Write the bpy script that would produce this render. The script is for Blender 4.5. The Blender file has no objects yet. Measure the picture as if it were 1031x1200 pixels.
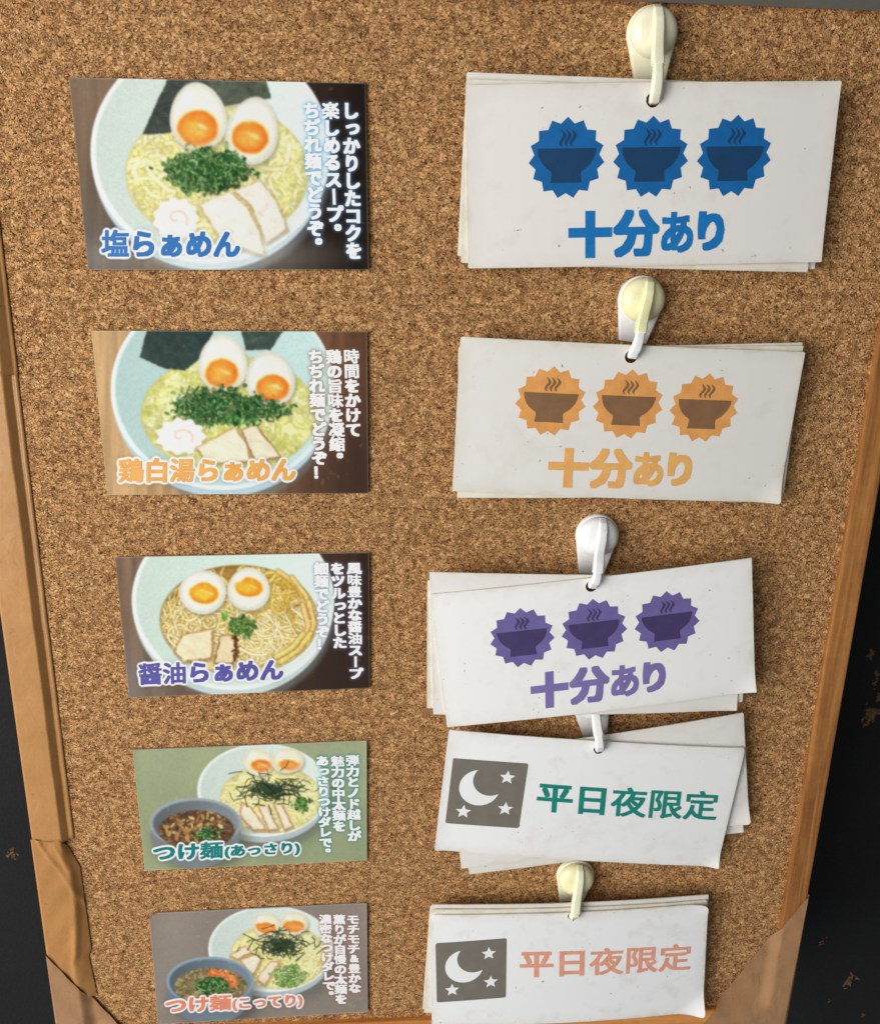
import bpy, bmesh, math, random
import numpy as np
from mathutils import Matrix, Vector
from mathutils.geometry import delaunay_2d_cdt

random.seed(7); RNG = np.random.default_rng(7)
sc = bpy.context.scene
COL = sc.collection
MM = 0.001

# ------------------------------------------------------------------ camera
# board frame (mm): x right, y up the board, z out of the board towards the viewer; the board hangs upright
M = np.array([[0.997818, 0.019999, 0.062925], [-3.5e-05, 0.953183, -0.302393], [-0.066026, 0.301731, 0.951104]])
C = np.array([-21.301, 104.472, 310.148])
F = 1047.62                                   # focal length in photo pixels (1031 x 1200)
B2W = np.array([[1, 0, 0], [0, 0, -1], [0, 1, 0]], float)   # board axes -> world axes

def W(p): return Vector((B2W @ np.asarray(p, float)) * MM)

cam_d = bpy.data.cameras.new('camera'); cam = bpy.data.objects.new('camera', cam_d); COL.objects.link(cam)
cam_d.sensor_fit = 'VERTICAL'; cam_d.sensor_height = 36.0; cam_d.lens = F / 1200 * 36.0
cam_d.clip_start = 0.01; cam_d.clip_end = 50
R3 = B2W @ M.T
mw = Matrix.Identity(4)
for i in range(3):
    for j in range(3): mw[i][j] = R3[i][j]
mw.translation = W(C); cam.matrix_world = mw
sc.camera = cam

# ------------------------------------------------------------------ light
world = bpy.data.worlds.new('World'); sc.world = world; world.use_nodes = True
wt = world.node_tree; bg = wt.nodes['Background']
# a dim interior: brighter on the window side (left), nearly dark on the right
_tc = wt.nodes.new('ShaderNodeTexCoord'); _sx = wt.nodes.new('ShaderNodeSeparateXYZ'); _mr = wt.nodes.new('ShaderNodeMapRange')
wt.links.new(_tc.outputs['Generated'], _sx.inputs[0]); wt.links.new(_sx.outputs[0], _mr.inputs['Value'])
_mr.inputs['From Min'].default_value = -1; _mr.inputs['From Max'].default_value = 0.9; _mr.inputs['To Min'].default_value = 0.40; _mr.inputs['To Max'].default_value = 0.07
wt.links.new(_mr.outputs[0], bg.inputs[1]); bg.inputs[0].default_value = (0.93, 0.97, 1.0, 1)

def area(name, loc, target, sx, sy, power, col):
    d = bpy.data.lights.new(name, 'AREA'); d.shape = 'RECTANGLE'; d.size = sx; d.size_y = sy; d.energy = power; d.color = col
    o = bpy.data.objects.new(name, d); COL.objects.link(o)
    o.location = W(loc); o.rotation_euler = (W(target) - W(loc)).to_track_quat('-Z', 'Y').to_euler()
    return o
area('window_light', (-900, 120, 560), (120, -70, 0), 0.46, 0.75, 6.8, (1.0, 0.968, 0.93))
area('window_light', (-700, 100, 830), (140, -70, 0), 0.46, 0.75, 5.9, (1.0, 0.975, 0.945))
area('window_light', (-800, -330, 600), (170, -150, 0), 0.25, 0.25, 1.8, (0.90, 0.95, 1.0))

sc.view_settings.view_transform = 'Standard'; sc.view_settings.look = 'None'
sc.view_settings.exposure = 0.0; sc.view_settings.gamma = 1.0; sc.view_settings.use_curve_mapping = False
sc.cycles.max_bounces = 6

# ------------------------------------------------------------------ geometry helpers
def ray(px, py): return M.T @ np.array([(px - 515.5) / F, -(py - 600) / F, -1.0])

class Plane:
    """plane z = z0 + k*(y-yc) on the board; k is the lean of a hanging card"""
    def __init__(s, z0, yc=0.0, k=0.0, kx=0.0, xc=0.0):
        s.z0, s.yc, s.k, s.kx, s.xc = z0, yc, k, kx, xc
        n = np.array([-kx, -k, 1.0]); s.n = n / np.linalg.norm(n)
        s.e1 = np.array([1.0, 0, kx]); s.e1 /= np.linalg.norm(s.e1)
        s.e2 = np.cross(s.n, s.e1)
        s.o = np.array([xc, yc, z0]); s.kap, s.ca, s.hw = 0.0, 0.0, 1.0     # kap: how far the card's ends curl back (mm)
    def at(s, px, py):
        d = ray(px, py); t = ((s.o - C) @ s.n) / (d @ s.n); return C + t * d
    def to2(s, p): q = np.asarray(p) - s.o; return np.array([q @ s.e1, q @ s.e2])
    def curl(s, a): return -s.kap * ((np.asarray(a)[..., 0] - s.ca) / s.hw) ** 2
    def at2(s, px, py):
        d = ray(px, py); off = 0.0
        for _ in range(6):
            t = ((s.o + s.n * off - C) @ s.n) / (d @ s.n); a = s.to2(C + t * d); off = float(s.curl(a))
            if s.kap == 0: break
        return a
    def to3(s, a, off=0.0):
        a = np.atleast_2d(a); return s.o + a[:, :1] * s.e1 + a[:, 1:2] * s.e2 + s.n * (off + s.curl(a)[:, None])

def U(px, py, z): return Plane(z).at(px, py)

def P(pts):
    q = (np.atleast_2d(pts) - C) @ M.T
    return np.stack([515.5 + F * q[:, 0] / -q[:, 2], 600 - F * q[:, 1] / -q[:, 2]], 1)

def thing(name, label, cat, origin, group=None):
    o = bpy.data.objects.new(name, None); COL.objects.link(o)
    o.empty_display_size = 0.01
    o.location = W(origin); o.rotation_euler = (math.pi / 2, 0, 0)
    o['label'] = label; o['category'] = cat
    if group: o['group'] = group
    o['_org'] = [float(v) for v in origin]
    return o

def root_org(o):
    while o.parent is not None: o = o.parent
    return np.array(o['_org'])

def mesh(name, verts, faces, m, parent, smooth=False):
    """verts in board mm; one mesh object below parent"""
    org = root_org(parent)
    me = bpy.data.meshes.new(name)
    me.from_pydata(((np.asarray(verts, float) - org) * MM).tolist(), [], [list(map(int, f)) for f in faces])
    me.update()
    if m is not None: me.materials.append(m)
    if smooth: me.polygons.foreach_set('use_smooth', [True] * len(me.polygons))
    o = bpy.data.objects.new(name, me); COL.objects.link(o); o.parent = parent
    return o

def box(x0, x1, y0, y1, z0, z1):
    v = [(x, y, z) for z in (z0, z1) for y in (y0, y1) for x in (x0, x1)]
    f = [(0, 2, 3, 1), (4, 5, 7, 6), (0, 1, 5, 4), (2, 6, 7, 3), (0, 4, 6, 2), (1, 3, 7, 5)]
    return v, f

def bevel(o, w, seg=2):
    bm = bmesh.new(); bm.from_mesh(o.data)
    bmesh.ops.recalc_face_normals(bm, faces=bm.faces)
    bmesh.ops.bevel(bm, geom=bm.edges[:], offset=w * MM, segments=seg, profile=0.6, affect='EDGES')
    bm.to_mesh(o.data); bm.free()

# ------------------------------------------------------------------ colours and materials
def s2l(c):
    c = np.asarray(c, float) / 255.0
    return np.where(c <= 0.04045, c / 12.92, ((c + 0.055) / 1.055) ** 2.4)
EXPO = 0.86                                    # light reaching the board relative to white
PRINT_K = 0.93
def alb(c): return np.clip(s2l(c) / EXPO, 0, 0.9)
def alb4(c): return tuple(alb(c)) + (1.0,)

class NT:
    def __init__(s, name):
        s.m = bpy.data.materials.new(name); s.m.use_nodes = True; s.t = s.m.node_tree
        s.b = s.t.nodes['Principled BSDF']
    def n(s, typ, **kw):
        nd = s.t.nodes.new(typ)
        for k, v in kw.items():
            if hasattr(nd, k): setattr(nd, k, v)
        return nd
    def l(s, a, b): s.t.links.new(a, b)
    def obj(s, scale=(1000, 1000, 1000), rot=(0, 0, 0)):
        tc = s.n('ShaderNodeTexCoord'); mp = s.n('ShaderNodeMapping')
        mp.inputs['Scale'].default_value = scale; mp.inputs['Rotation'].default_value = rot
        s.l(tc.outputs['Object'], mp.inputs['Vector']); return mp.outputs['Vector']
    def noise(s, vec, scale, detail=3, rough=0.55, dist=0.0):
        nd = s.n('ShaderNodeTexNoise'); nd.inputs['Scale'].default_value = scale
        nd.inputs['Detail'].default_value = detail; nd.inputs['Roughness'].default_value = rough
        nd.inputs['Distortion'].default_value = dist
        s.l(vec, nd.inputs['Vector']); return nd
    def ramp(s, fac, stops, interp='LINEAR'):
        r = s.n('ShaderNodeValToRGB'); r.color_ramp.interpolation = interp
        el = r.color_ramp.elements
        while len(el) < len(stops): el.new(0.5)
        for e, (p, c) in zip(el, stops):
            e.position = p; e.color = c if len(c) == 4 else tuple(c) + (1,)
        s.l(fac, r.inputs['Fac']); return r.outputs['Color']
    def mix(s, fac, a, b, blend='MIX'):
        m = s.n('ShaderNodeMix', data_type='RGBA', blend_type=blend)
        for sock, v in ((m.inputs[0], fac), (m.inputs[6], a), (m.inputs[7], b)):
            if hasattr(v, 'links'): s.l(v, sock)
            elif isinstance(v, (int, float)): sock.default_value = v
            else: sock.default_value = v if len(v) == 4 else tuple(v) + (1,)
        return m.outputs[2]
    def math(s, op, a, b=0.0, clamp=False):
        m = s.n('ShaderNodeMath', operation=op, use_clamp=clamp)
        for sock, v in ((m.inputs[0], a), (m.inputs[1], b)):
            if hasattr(v, 'links'): s.l(v, sock)
            else: sock.default_value = v
        return m.outputs[0]
    def bump(s, height, dist, strength=1.0):
        b = s.n('ShaderNodeBump'); b.inputs['Distance'].default_value = dist; b.inputs['Strength'].default_value = strength
        s.l(height, b.inputs['Height']); s.l(b.outputs['Normal'], s.b.inputs['Normal'])
    def base(s, c):
        if hasattr(c, 'links'): s.l(c, s.b.inputs['Base Color'])
        else: s.b.inputs['Base Color'].default_value = c
    def pr(s, rough=0.5, spec=0.5):
        s.b.inputs['Roughness'].default_value = rough; s.b.inputs['Specular IOR Level'].default_value = spec

def W1(v): return (v, v, v, 1)

def mat_cork():
    t = NT('cork'); v = t.obj()
    wn = t.noise(v, 0.55, 2)
    off = t.n('ShaderNodeVectorMath', operation='SUBTRACT'); t.l(wn.outputs['Color'], off.inputs[0]); off.inputs[1].default_value = (0.5, 0.5, 0.5)
    sc_ = t.n('ShaderNodeVectorMath', operation='SCALE'); t.l(off.outputs[0], sc_.inputs[0]); sc_.inputs['Scale'].default_value = 3.2
    ad = t.n('ShaderNodeVectorMath', operation='ADD'); t.l(v, ad.inputs[0]); t.l(sc_.outputs[0], ad.inputs[1]); wv = ad.outputs[0]
    def vor(scale, feat='F1'):
        nd = t.n('ShaderNodeTexVoronoi', feature=feat); nd.inputs['Scale'].default_value = scale; t.l(wv, nd.inputs['Vector']); return nd
    v1, v2, e1, e2 = vor(0.62), vor(1.35), vor(0.62, 'DISTANCE_TO_EDGE'), vor(1.35, 'DISTANCE_TO_EDGE')
    s1 = t.n('ShaderNodeSeparateColor'); t.l(v1.outputs['Color'], s1.inputs[0])
    s2 = t.n('ShaderNodeSeparateColor'); t.l(v2.outputs['Color'], s2.inputs[0])
    rnd = t.math('ADD', t.math('MULTIPLY', s1.outputs[0], 0.30), t.math('MULTIPLY', s2.outputs[0], 0.70))
    base = t.ramp(rnd, [(0.08, alb4((178, 124, 73))), (0.35, alb4((206, 151, 96))), (0.65, alb4((217, 162, 105))), (0.92, alb4((236, 184, 127)))])
    fine = t.noise(wv, 1.7, 5, 0.7)
    base = t.mix(0.42, base, t.ramp(fine.outputs['Fac'], [(0.28, W1(0.25)), (0.5, W1(0.52)), (0.72, W1(0.78))]), 'OVERLAY')
    # dark pores and seams
    pm = t.noise(v, 0.32, 2)
    seam = t.math('MULTIPLY', t.ramp(e2.outputs['Distance'], [(0.0, W1(1)), (0.16, W1(0))]), t.ramp(pm.outputs['Fac'], [(0.42, W1(0)), (0.62, W1(0.9))]))
    base = t.mix(seam, base, alb4((88, 52, 26)))
    seam1 = t.math('MULTIPLY', t.ramp(e1.outputs['Distance'], [(0.0, W1(1)), (0.10, W1(0))]), 0.5)
    base = t.mix(seam1, base, alb4((92, 56, 28)))
    pore = t.noise(wv, 1.15, 3, 0.6)
    pmask = t.ramp(pore.outputs['Fac'], [(0.58, W1(0)), (0.63, W1(1))])
    base = t.mix(t.math('MULTIPLY', pmask, 0.9), base, alb4((62, 34, 18)))
    po2 = t.noise(v, 1.45, 2, 0.5)
    base = t.mix(t.ramp(po2.outputs['Fac'], [(0.615, W1(0)), (0.655, W1(0.92))]), base, alb4((74, 44, 24)))
    fl = t.noise(wv, 1.9, 2, 0.5); 
    base = t.mix(t.ramp(fl.outputs['Fac'], [(0.62, W1(0)), (0.74, W1(0.5))]), base, alb4((242, 196, 143)))
    base = t.mix(t.ramp(s2.outputs[1], [(0.91, W1(0)), (0.93, W1(0.32))]), base, alb4((234, 188, 138)))
    base = t.mix(t.ramp(s1.outputs[1], [(0.90, W1(0)), (0.92, W1(0.45))]), base, alb4((140, 96, 56)))
    lg = t.noise(v, 0.045, 3)
    base = t.mix(0.3, base, t.ramp(lg.outputs['Fac'], [(0.3, W1(0.42)), (0.7, W1(0.58))]), 'OVERLAY')
    st = t.noise(v, 0.024, 4, 0.6)
    base = t.mix(t.ramp(st.outputs['Fac'], [(0.60, W1(0)), (0.72, W1(0.30))]), base, alb4((128, 96, 66)))
    t.base(base); t.pr(0.85, 0.22)
    h = t.math('ADD', t.math('MULTIPLY', rnd, 0.5), t.math('MULTIPLY', fine.outputs['Fac'], 0.6))
    h = t.math('SUBTRACT', h, t.math('ADD', t.math('MULTIPLY', seam, 0.5), t.math('MULTIPLY', pmask, 0.7)))
    h = t.math('SUBTRACT', h, t.math('MULTIPLY', seam1, 0.6))
    t.bump(h, 0.0008, 0.8)
    return t.m

def mat_wood(name, c0, c1, c2, axis='y'):
    t = NT(name); v = t.obj((1000, 45, 1000) if axis == 'y' else (45, 1000, 1000))
    n1 = t.noise(v, 0.22, 5, 0.6, 0.8); n2 = t.noise(v, 0.9, 4, 0.65)
    f = t.math('ADD', t.math('MULTIPLY', n1.outputs['Fac'], 0.7), t.math('MULTIPLY', n2.outputs['Fac'], 0.3))
    c = t.ramp(f, [(0.34, alb4(c0)), (0.5, alb4(c1)), (0.68, alb4(c2))])
    bl = t.noise(t.obj(), 0.28, 4, 0.6, 1.0)
    c = t.mix(0.35, c, t.ramp(bl.outputs['Fac'], [(0.35, W1(0.35)), (0.65, W1(0.6))]), 'OVERLAY')
    t.base(c); t.pr(0.5, 0.4); t.bump(f, 0.0004, 0.5); return t.m

def mat_tape(name, c, rough=0.42, wr=0.35):
    t = NT(name); v = t.obj()
    n = t.noise(v, 0.05, 3); f = t.noise(v, 0.9, 4, 0.65)
    lo = tuple(np.array(c) * 0.93); hi = tuple(np.minimum(np.array(c) * 1.05, 255))
    col = t.mix(0.4, t.ramp(n.outputs['Fac'], [(0.3, alb4(lo)), (0.7, alb4(hi))]), t.ramp(f.outputs['Fac'], [(0.3, alb4(lo)), (0.7, alb4(hi))]))
    sp = t.noise(v, 0.22, 3)
    col = t.mix(t.ramp(sp.outputs['Fac'], [(0.68, W1(0)), (0.76, W1(0.4))]), col, alb4(tuple(np.array(c) * 0.6)))
    t.base(col); t.pr(rough, 0.45)
    st = t.noise(t.obj((1000, 800, 1000)), 0.14, 3, 0.5, 0.6)
    t.bump(st.outputs['Fac'], 0.0006, wr); return t.m

def mat_card(name, tint=(226, 224, 220), dirt=1.0, rough=0.38):
    """laminated white card; attribute 'edge' is the distance to the nearest card edge in mm"""
    t = NT(name); oi = t.n('ShaderNodeObjectInfo'); ov = t.n('ShaderNodeVectorMath', operation='SCALE'); ov.inputs['Scale'].default_value = 1370.0
    t.l(oi.outputs['Location'], ov.inputs[0]); oa = t.n('ShaderNodeVectorMath', operation='ADD'); t.l(t.obj(), oa.inputs[0]); t.l(ov.outputs[0], oa.inputs[1]); v = oa.outputs[0]
    at = t.n('ShaderNodeAttribute', attribute_name='edge')
    n = t.noise(v, 0.12, 4, 0.6); f = t.noise(v, 0.7, 3, 0.6)
    ed = t.math('ADD', at.outputs['Fac'], t.math('MULTIPLY', t.math('SUBTRACT', n.outputs['Fac'], 0.5), 9.0))
    em = t.ramp(t.math('MULTIPLY', ed, 0.1), [(0.0, W1(0.42 * dirt)), (0.10, W1(0.16 * dirt)), (0.5, W1(0.0))])
    c = t.mix(em, alb4(tint), alb4((196, 188, 166)))
    sm = t.ramp(n.outputs['Fac'], [(0.56, W1(0)), (0.72, W1(0.35 * dirt))])
    c = t.mix(sm, c, alb4((204, 199, 188)))
    sp = t.noise(v, 0.62, 2, 0.4); gate = t.noise(v, 0.06, 1)
    spm = t.math('MULTIPLY', t.ramp(sp.outputs['Fac'], [(0.72, W1(0)), (0.76, W1(0.7))]), t.ramp(gate.outputs['Fac'], [(0.50, W1(0)), (0.58, W1(1))]))
    c = t.mix(t.math('MULTIPLY', spm, dirt), c, alb4((120, 112, 98)))
    # rubbed grey smears and fine scratches
    sm2 = t.noise(v, 0.035, 5, 0.7, 0.6)
    c = t.mix(t.math('MULTIPLY', t.ramp(sm2.outputs['Fac'], [(0.56, W1(0)), (0.72, W1(0.38))]), min(1.0, dirt * .7)), c, alb4((198, 194, 184)))
    edg = t.ramp(t.math('MULTIPLY', at.outputs['Fac'], 1.0), [(0.0, W1(0.4)), (0.3, W1(0.0))])
    en = t.noise(v, 0.07, 2)
    c = t.mix(t.math('MULTIPLY', edg, t.ramp(en.outputs['Fac'], [(0.50, W1(0)), (0.66, W1(1))])), c, alb4((140, 128, 106)))
    t.base(c); t.pr(rough, 0.4); t.bump(n.outputs['Fac'], 0.001, 0.07); return t.m

def mat_ink(name, c, var=0.09, rough=0.42):
    t = NT(name); v = t.obj()
    n = t.noise(v, 2.2, 3, 0.7); n2 = t.noise(v, 0.2, 2)
    lo = np.array(c) * (1 - var); hi = np.minimum(np.array(c) * (1 + var), 255)
    t.base(t.mix(0.5, t.ramp(n.outputs['Fac'], [(0.3, alb4(lo)), (0.7, alb4(hi))]), t.ramp(n2.outputs['Fac'], [(0.3, alb4(lo)), (0.7, alb4(hi))])))
    t.pr(rough, 0.4); return t.m

def mat_print():
    t = NT('printed_picture'); a = t.n('ShaderNodeAttribute', attribute_name='print'); v = t.obj()
    g = t.noise(v, 3.0, 2, 0.6)
    t.base(t.mix(0.05, a.outputs['Color'], t.ramp(g.outputs['Fac'], [(0.3, W1(0.3)), (0.7, W1(0.7))]), 'OVERLAY'))
    w = t.noise(v, 0.06, 3); t.pr(0.38, 0.10); t.bump(w.outputs['Fac'], 0.0008, 0.12); return t.m

def mat_plastic(name, c, rough=0.2):
    t = NT(name); v = t.obj(); n = t.noise(v, 0.25, 4, 0.6); f = t.noise(v, 1.4, 3)
    lo = np.array(c) * np.array([0.96, 0.95, 0.92])
    col = t.ramp(n.outputs['Fac'], [(0.35, alb4(lo)), (0.65, alb4(c))])
    t.base(t.mix(t.ramp(f.outputs['Fac'], [(0.66, W1(0)), (0.74, W1(0.35))]), col, alb4(lo * 0.78)))
    t.pr(rough, 0.5); t.bump(n.outputs['Fac'], 0.0004, 0.12)
    t.b.inputs['Subsurface Weight'].default_value = 0.08; t.b.inputs['Subsurface Radius'].default_value = (0.002, 0.0015, 0.001)
    return t.m

def mat_panel():
    t = NT('black_painted_metal'); v = t.obj(); n = t.noise(v, 0.02, 4); f = t.noise(v, 0.6, 4, 0.6)
    c = t.mix(0.5, t.ramp(n.outputs['Fac'], [(0.3, (0.013, 0.0135, 0.014, 1)), (0.7, (0.019, 0.0195, 0.020, 1))]), t.ramp(f.outputs['Fac'], [(0.3, (0.013, 0.0135, 0.014, 1)), (0.7, (0.022, 0.0225, 0.023, 1))]))
    rm = 0.0
    t.base(c); t.pr(0.6, 0.08); t.bump(t.math('ADD', f.outputs['Fac'], rm), 0.0008, 0.3); return t.m

def mat_rust():
    t = NT('rust'); v = t.obj(); f = t.noise(v, 0.8, 4, 0.7)
    t.base(t.ramp(f.outputs['Fac'], [(0.32, (0.06, 0.03, 0.014, 1)), (0.68, (0.24, 0.125, 0.06, 1))])); t.pr(0.9, 0.1); return t.m
M_RUST = mat_rust(); M_CORK = mat_cork(); M_PANEL = mat_panel()
M_WOOD_V = mat_wood('brown_wood', (110, 69, 33), (146, 95, 48), (174, 120, 64)); M_WOOD_H = mat_wood('brown_wood_rail', (150, 92, 42), (190, 124, 62), (214, 150, 86), 'x')
M_TAPE = mat_tape('tan_packing_tape', (174, 126, 74), 0.32, 0.35); M_TAPE2 = mat_tape('pale_packing_tape', (170, 121, 69), 0.30, 0.45)
M_DTAPE = mat_tape('dull_brown_tape', (158, 118, 82), 0.4, 0.7); M_GREY = mat_tape('grey_tape', (90, 87, 80), 0.5, 0.3)
M_PRINT = mat_print()
M_CREAM = mat_plastic('cream_plastic', (240, 231, 202)); M_WHITE = mat_plastic('white_plastic', (240, 237, 242)); M_YCREAM = mat_plastic('yellowed_plastic', (243, 228, 184))
M_LCREAM = mat_plastic('pale_cream_plastic', (238, 232, 210))

# ------------------------------------------------------------------ the setting: black panel, cork board, tape
pn = thing('metal_panel', 'flat black painted metal panel with rust flecks behind the framed cork board', 'panel', (0, 0, -60))
mesh('panel_face', *box(-1000, 1000, -1000, 1000, -74, -60), M_PANEL, pn)
def rust(px, py, spread, n, size):
    V, Fc = [], []; c = U(px, py, -60)
    for k in range(n):
        x, y = c[0] + RNG.normal(0, spread * .55), c[1] + RNG.normal(0, spread); r0 = size * RNG.uniform(.25, 1) ** 1.5; m_ = 14; b0 = len(V); ph = RNG.uniform(0, 6, 3)
        for i in range(m_):
            a = 2 * math.pi * i / m_; r = r0 * (1 + .35 * math.sin(2 * a + ph[0]) + .3 * math.sin(3 * a + ph[1]) + .25 * math.sin(5 * a + ph[2])); V.append((x + r * math.cos(a), y + r * math.sin(a), -59.9 + .004 * k))
        Fc.append(tuple(range(b0, b0 + m_)))
    mesh('rust_patch', V, Fc, M_RUST, pn)
for a_ in ((1020, 768, 1.6, 8, 1.5), (1026, 800, 3, 9, 1.3), (1024, 832, 4, 26, 1.6), (1016, 842, 3, 16, 1.3), (965, 1101, 2.2, 10, .7), (996, 1146, 2.6, 26, 1.2), (991, 1153, 2, 14, 1.0), (971, 1172, 1.2, 7, .8), (1010, 1190, 1.2, 6, .8), (14, 1001, 1.6, 16, .75), (18, 1003, 1.0, 8, .6)): rust(*a_)

board = thing('cork_board', 'upright cork notice board in a wooden frame patched with brown tape', 'notice board', (0, -229, 0))
XL, XR, YB, YT = -147.5, 153.5, -228.6, 173.4
ck = mesh('cork_sheet', *box(XL - 4, XR + 4, YB - 4, YT + 4, -8, 0), M_CORK, board)
FW, FH = 11.5, 2.6
def rail(x0, x1, y0, y1, m):
    o = mesh('frame_rail', *box(x0, x1, y0, y1, -13, FH), m, board); bevel(o, 0.7, 2); return o
rail(XL - FW, XL, YB - 9.5, YT + 9.5, M_WOOD_V)
rail(XR, XR + 9.3, YB - 9.5, YT + 9.5, M_WOOD_V)
rail(XL + .01, XR - .01, YB - 9.5, YB, M_WOOD_H)
rail(XL + .01, XR - .01, YT, YT + 9.5, M_WOOD_H)

def strip(name, prof, y0, y1, m, label=None, n=60, jit=0.18, ends=None):
    """tape running along y: prof = [(x, z)...] cross-section, sampled and wrinkled"""
    prof = np.array(prof, float); d = np.r_[0, np.cumsum(np.hypot(*np.diff(prof, axis=0).T))]
    k = int(d[-1] / 0.8) + 2; u = np.linspace(0, d[-1], k); u = np.unique(np.r_[u, d])
    px = np.interp(u, d, prof[:, 0]); pz = np.interp(u, d, prof[:, 1]); k = len(u)
    V = []; Fc = []
    ph = RNG.uniform(0, 6, 6)
    for i in range(n):
        y = y0 + (y1 - y0) * i / (n - 1)
        for j in range(k):
            s = u[j] / d[-1]; free = math.exp(-((u[j] - d[-1] * .8) / 6.0) ** 2)
            w = jit * (math.sin(y * .11 + ph[0] + s * 2) + .6 * math.sin(y * .31 + ph[1] - s * 5) + .4 * math.sin(y * .73 + ph[2])) * free
            yy = y
            if ends and i in (0, n - 1): yy += ends * (math.sin(s * 9 + ph[3]) + .5 * math.sin(s * 23 + ph[4]))
            V.append((px[j] + .5 * w, yy, pz[j] + .7 * abs(w)))
    for i in range(n - 1):
        for j in range(k - 1):
            a = i * k + j; Fc.append((a, a + 1, a + k + 1, a + k))
    o = mesh(name, V, Fc, m, board, True)
    if label: o['label'] = label
    md = o.modifiers.new('solid', 'SOLIDIFY'); md.thickness = 0.08 * MM; md.offset = 1
    return o
H = FH + .12
oL = XL - FW - .12
strip('packing_tape', [(oL, -12), (oL, H - .7), (oL + .7, H), (XL - .3, H), (XL + 2.4, .35), (XL + 4.0, .22)], -131, 56, M_TAPE, 'tan tape folded over the left rail and onto the cork', 90, .16, .15)
strip('packing_tape', [(oL - .1, -12), (oL - .1, H - .6), (oL + .7, H + .12), (XL - .2, H + .12), (XL + 2.9, .45), (XL + 4.3, .3)], 55, 185, M_TAPE, None, 60, .16, .15)

# crumpled tape piece at the lower left
def crumple():
    V = []; Fc = []; nx, ny = 26, 60
    for i in range(ny):
        v = i / (ny - 1); y = -129.6 - v * 80; fl = max(0., min(1., (y + 204) / 18))
        xr = np.interp(v, [0, .06, .18, .5, .7, .74, 1.0], [-148.4, -146.2, -142.6, -142.2, -142.0, -143.4, -142.0])
        for j in range(nx):
            s = j / (nx - 1)
            if s < .12: x, z = oL - .2, -12 + (H + 11.6) * s / .12
            else:
                q = (s - .12) / .88; x = oL - .2 + (xr - oL + .2) * q
                top = H + .25
                ed = (XL - .3 - oL) / max(xr - oL, 1e-3)
                top -= .3 * (1 - fl); z = top if q < ed else top - (top - .5) * min(1, (q - ed) / max(1 - ed, .08)) ** 1.3
                z += fl * .9 * math.exp(-((q - .72 - .10 * math.sin(v * 5)) / .07) ** 2) * min(1, v * 5)
                z += .5 * math.exp(-((q - .25 - 1.9 * v) / .06) ** 2) * (v < .45)
                z += .16 * math.sin(v * 31 + q * 9) * q * (1 - q) * 3
            V.append((x, y + (.8 * math.sin(s * 7) if i in (0,) else 0), z))
    for i in range(ny - 1):
        for j in range(nx - 1):
            a = i * nx + j; Fc.append((a, a + nx, a + nx + 1, a + 1))
    o = mesh('packing_tape', V, Fc, M_TAPE2, board, True); o['label'] = 'crumpled tan tape bulging off the lower left rail'
crumple()

# dull brown corner tapes, triangular, wrapped over both lower corners
def corner_tape(sign, top_y, far_x, x_in, label, bow):
    xo = oL - .35 if sign < 0 else XR + 9.3 + .2
    V = []; Fc = []; n = 44; mcol = 30
    y_bot = YB - 12
    for i in range(n):
        v = i / (n - 1); y = top_y + (y_bot - top_y) * v
        xe = xo + (far_x - xo) * (v ** bow)
        for j in range(mcol):
            q = j / (mcol - 1)
            if q < .1:
                x, z = xo, -12 + (FH + 12.5) * q / .1
            else:
                r = (q - .1) / .9; x = xo + (xe - xo) * r
                dx = (x - x_in) * (-sign)            # >0 : past the rail on the cork side
                dyb = y - YB                          # >0 : above the bottom rail
                lim = max(0.0, min(1.0, dx / 3.5)) * max(0.0, min(1.0, dyb / 3.5))
                z = FH + (.95 if sign < 0 else .55) - (FH - .1) * (lim ** .8)
                z += .22 * math.sin(x * .5 + y * .33) * r + .16 * math.sin(x * .21 - y * .55) * r
            V.append((x, y, z))
    for i in range(n - 1):
        for j in range(mcol - 1):
            a = i * mcol + j; Fc.append((a, a + mcol, a + mcol + 1, a + 1) if sign < 0 else (a, a + 1, a + mcol + 1, a + mcol))
    o = mesh('corner_tape', V, Fc, M_DTAPE, board, True); o['label'] = label
corner_tape(-1, -185.5, -125, XL, 'dull brown tape wrapped over the lower left corner', 1.0)
corner_tape(1, -166.5, 122, XR, 'dull brown tape wrapped over the lower right corner', 1.0)

# grey tape along the top rail
gt = mesh('edge_tape', *box(XL + 30, XR + 9.6, YT - .5, YT + 9.9, FH + .02, FH + .25), M_GREY, board); gt['label'] = 'grey tape laid along the top rail'

# ------------------------------------------------------------------ lettering
_gl = {}
def glyphs(s):
    if s in _gl: return _gl[s]
    c = bpy.data.curves.new('t', 'FONT'); c.body = s; c.size = 1; c.resolution_u = 3; c.fill_mode = 'FRONT'
    o = bpy.data.objects.new('t', c); COL.objects.link(o)
    dg = bpy.context.evaluated_depsgraph_get(); ev = o.evaluated_get(dg); me = ev.to_mesh()
    me.calc_loop_triangles()
    v = np.array([w.co[:2] for w in me.vertices]); f = np.array([t.vertices[:] for t in me.loop_triangles])
    ev.to_mesh_clear(); bpy.data.objects.remove(o); bpy.data.curves.remove(c)
    _gl[s] = (v, f); return v, f

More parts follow.
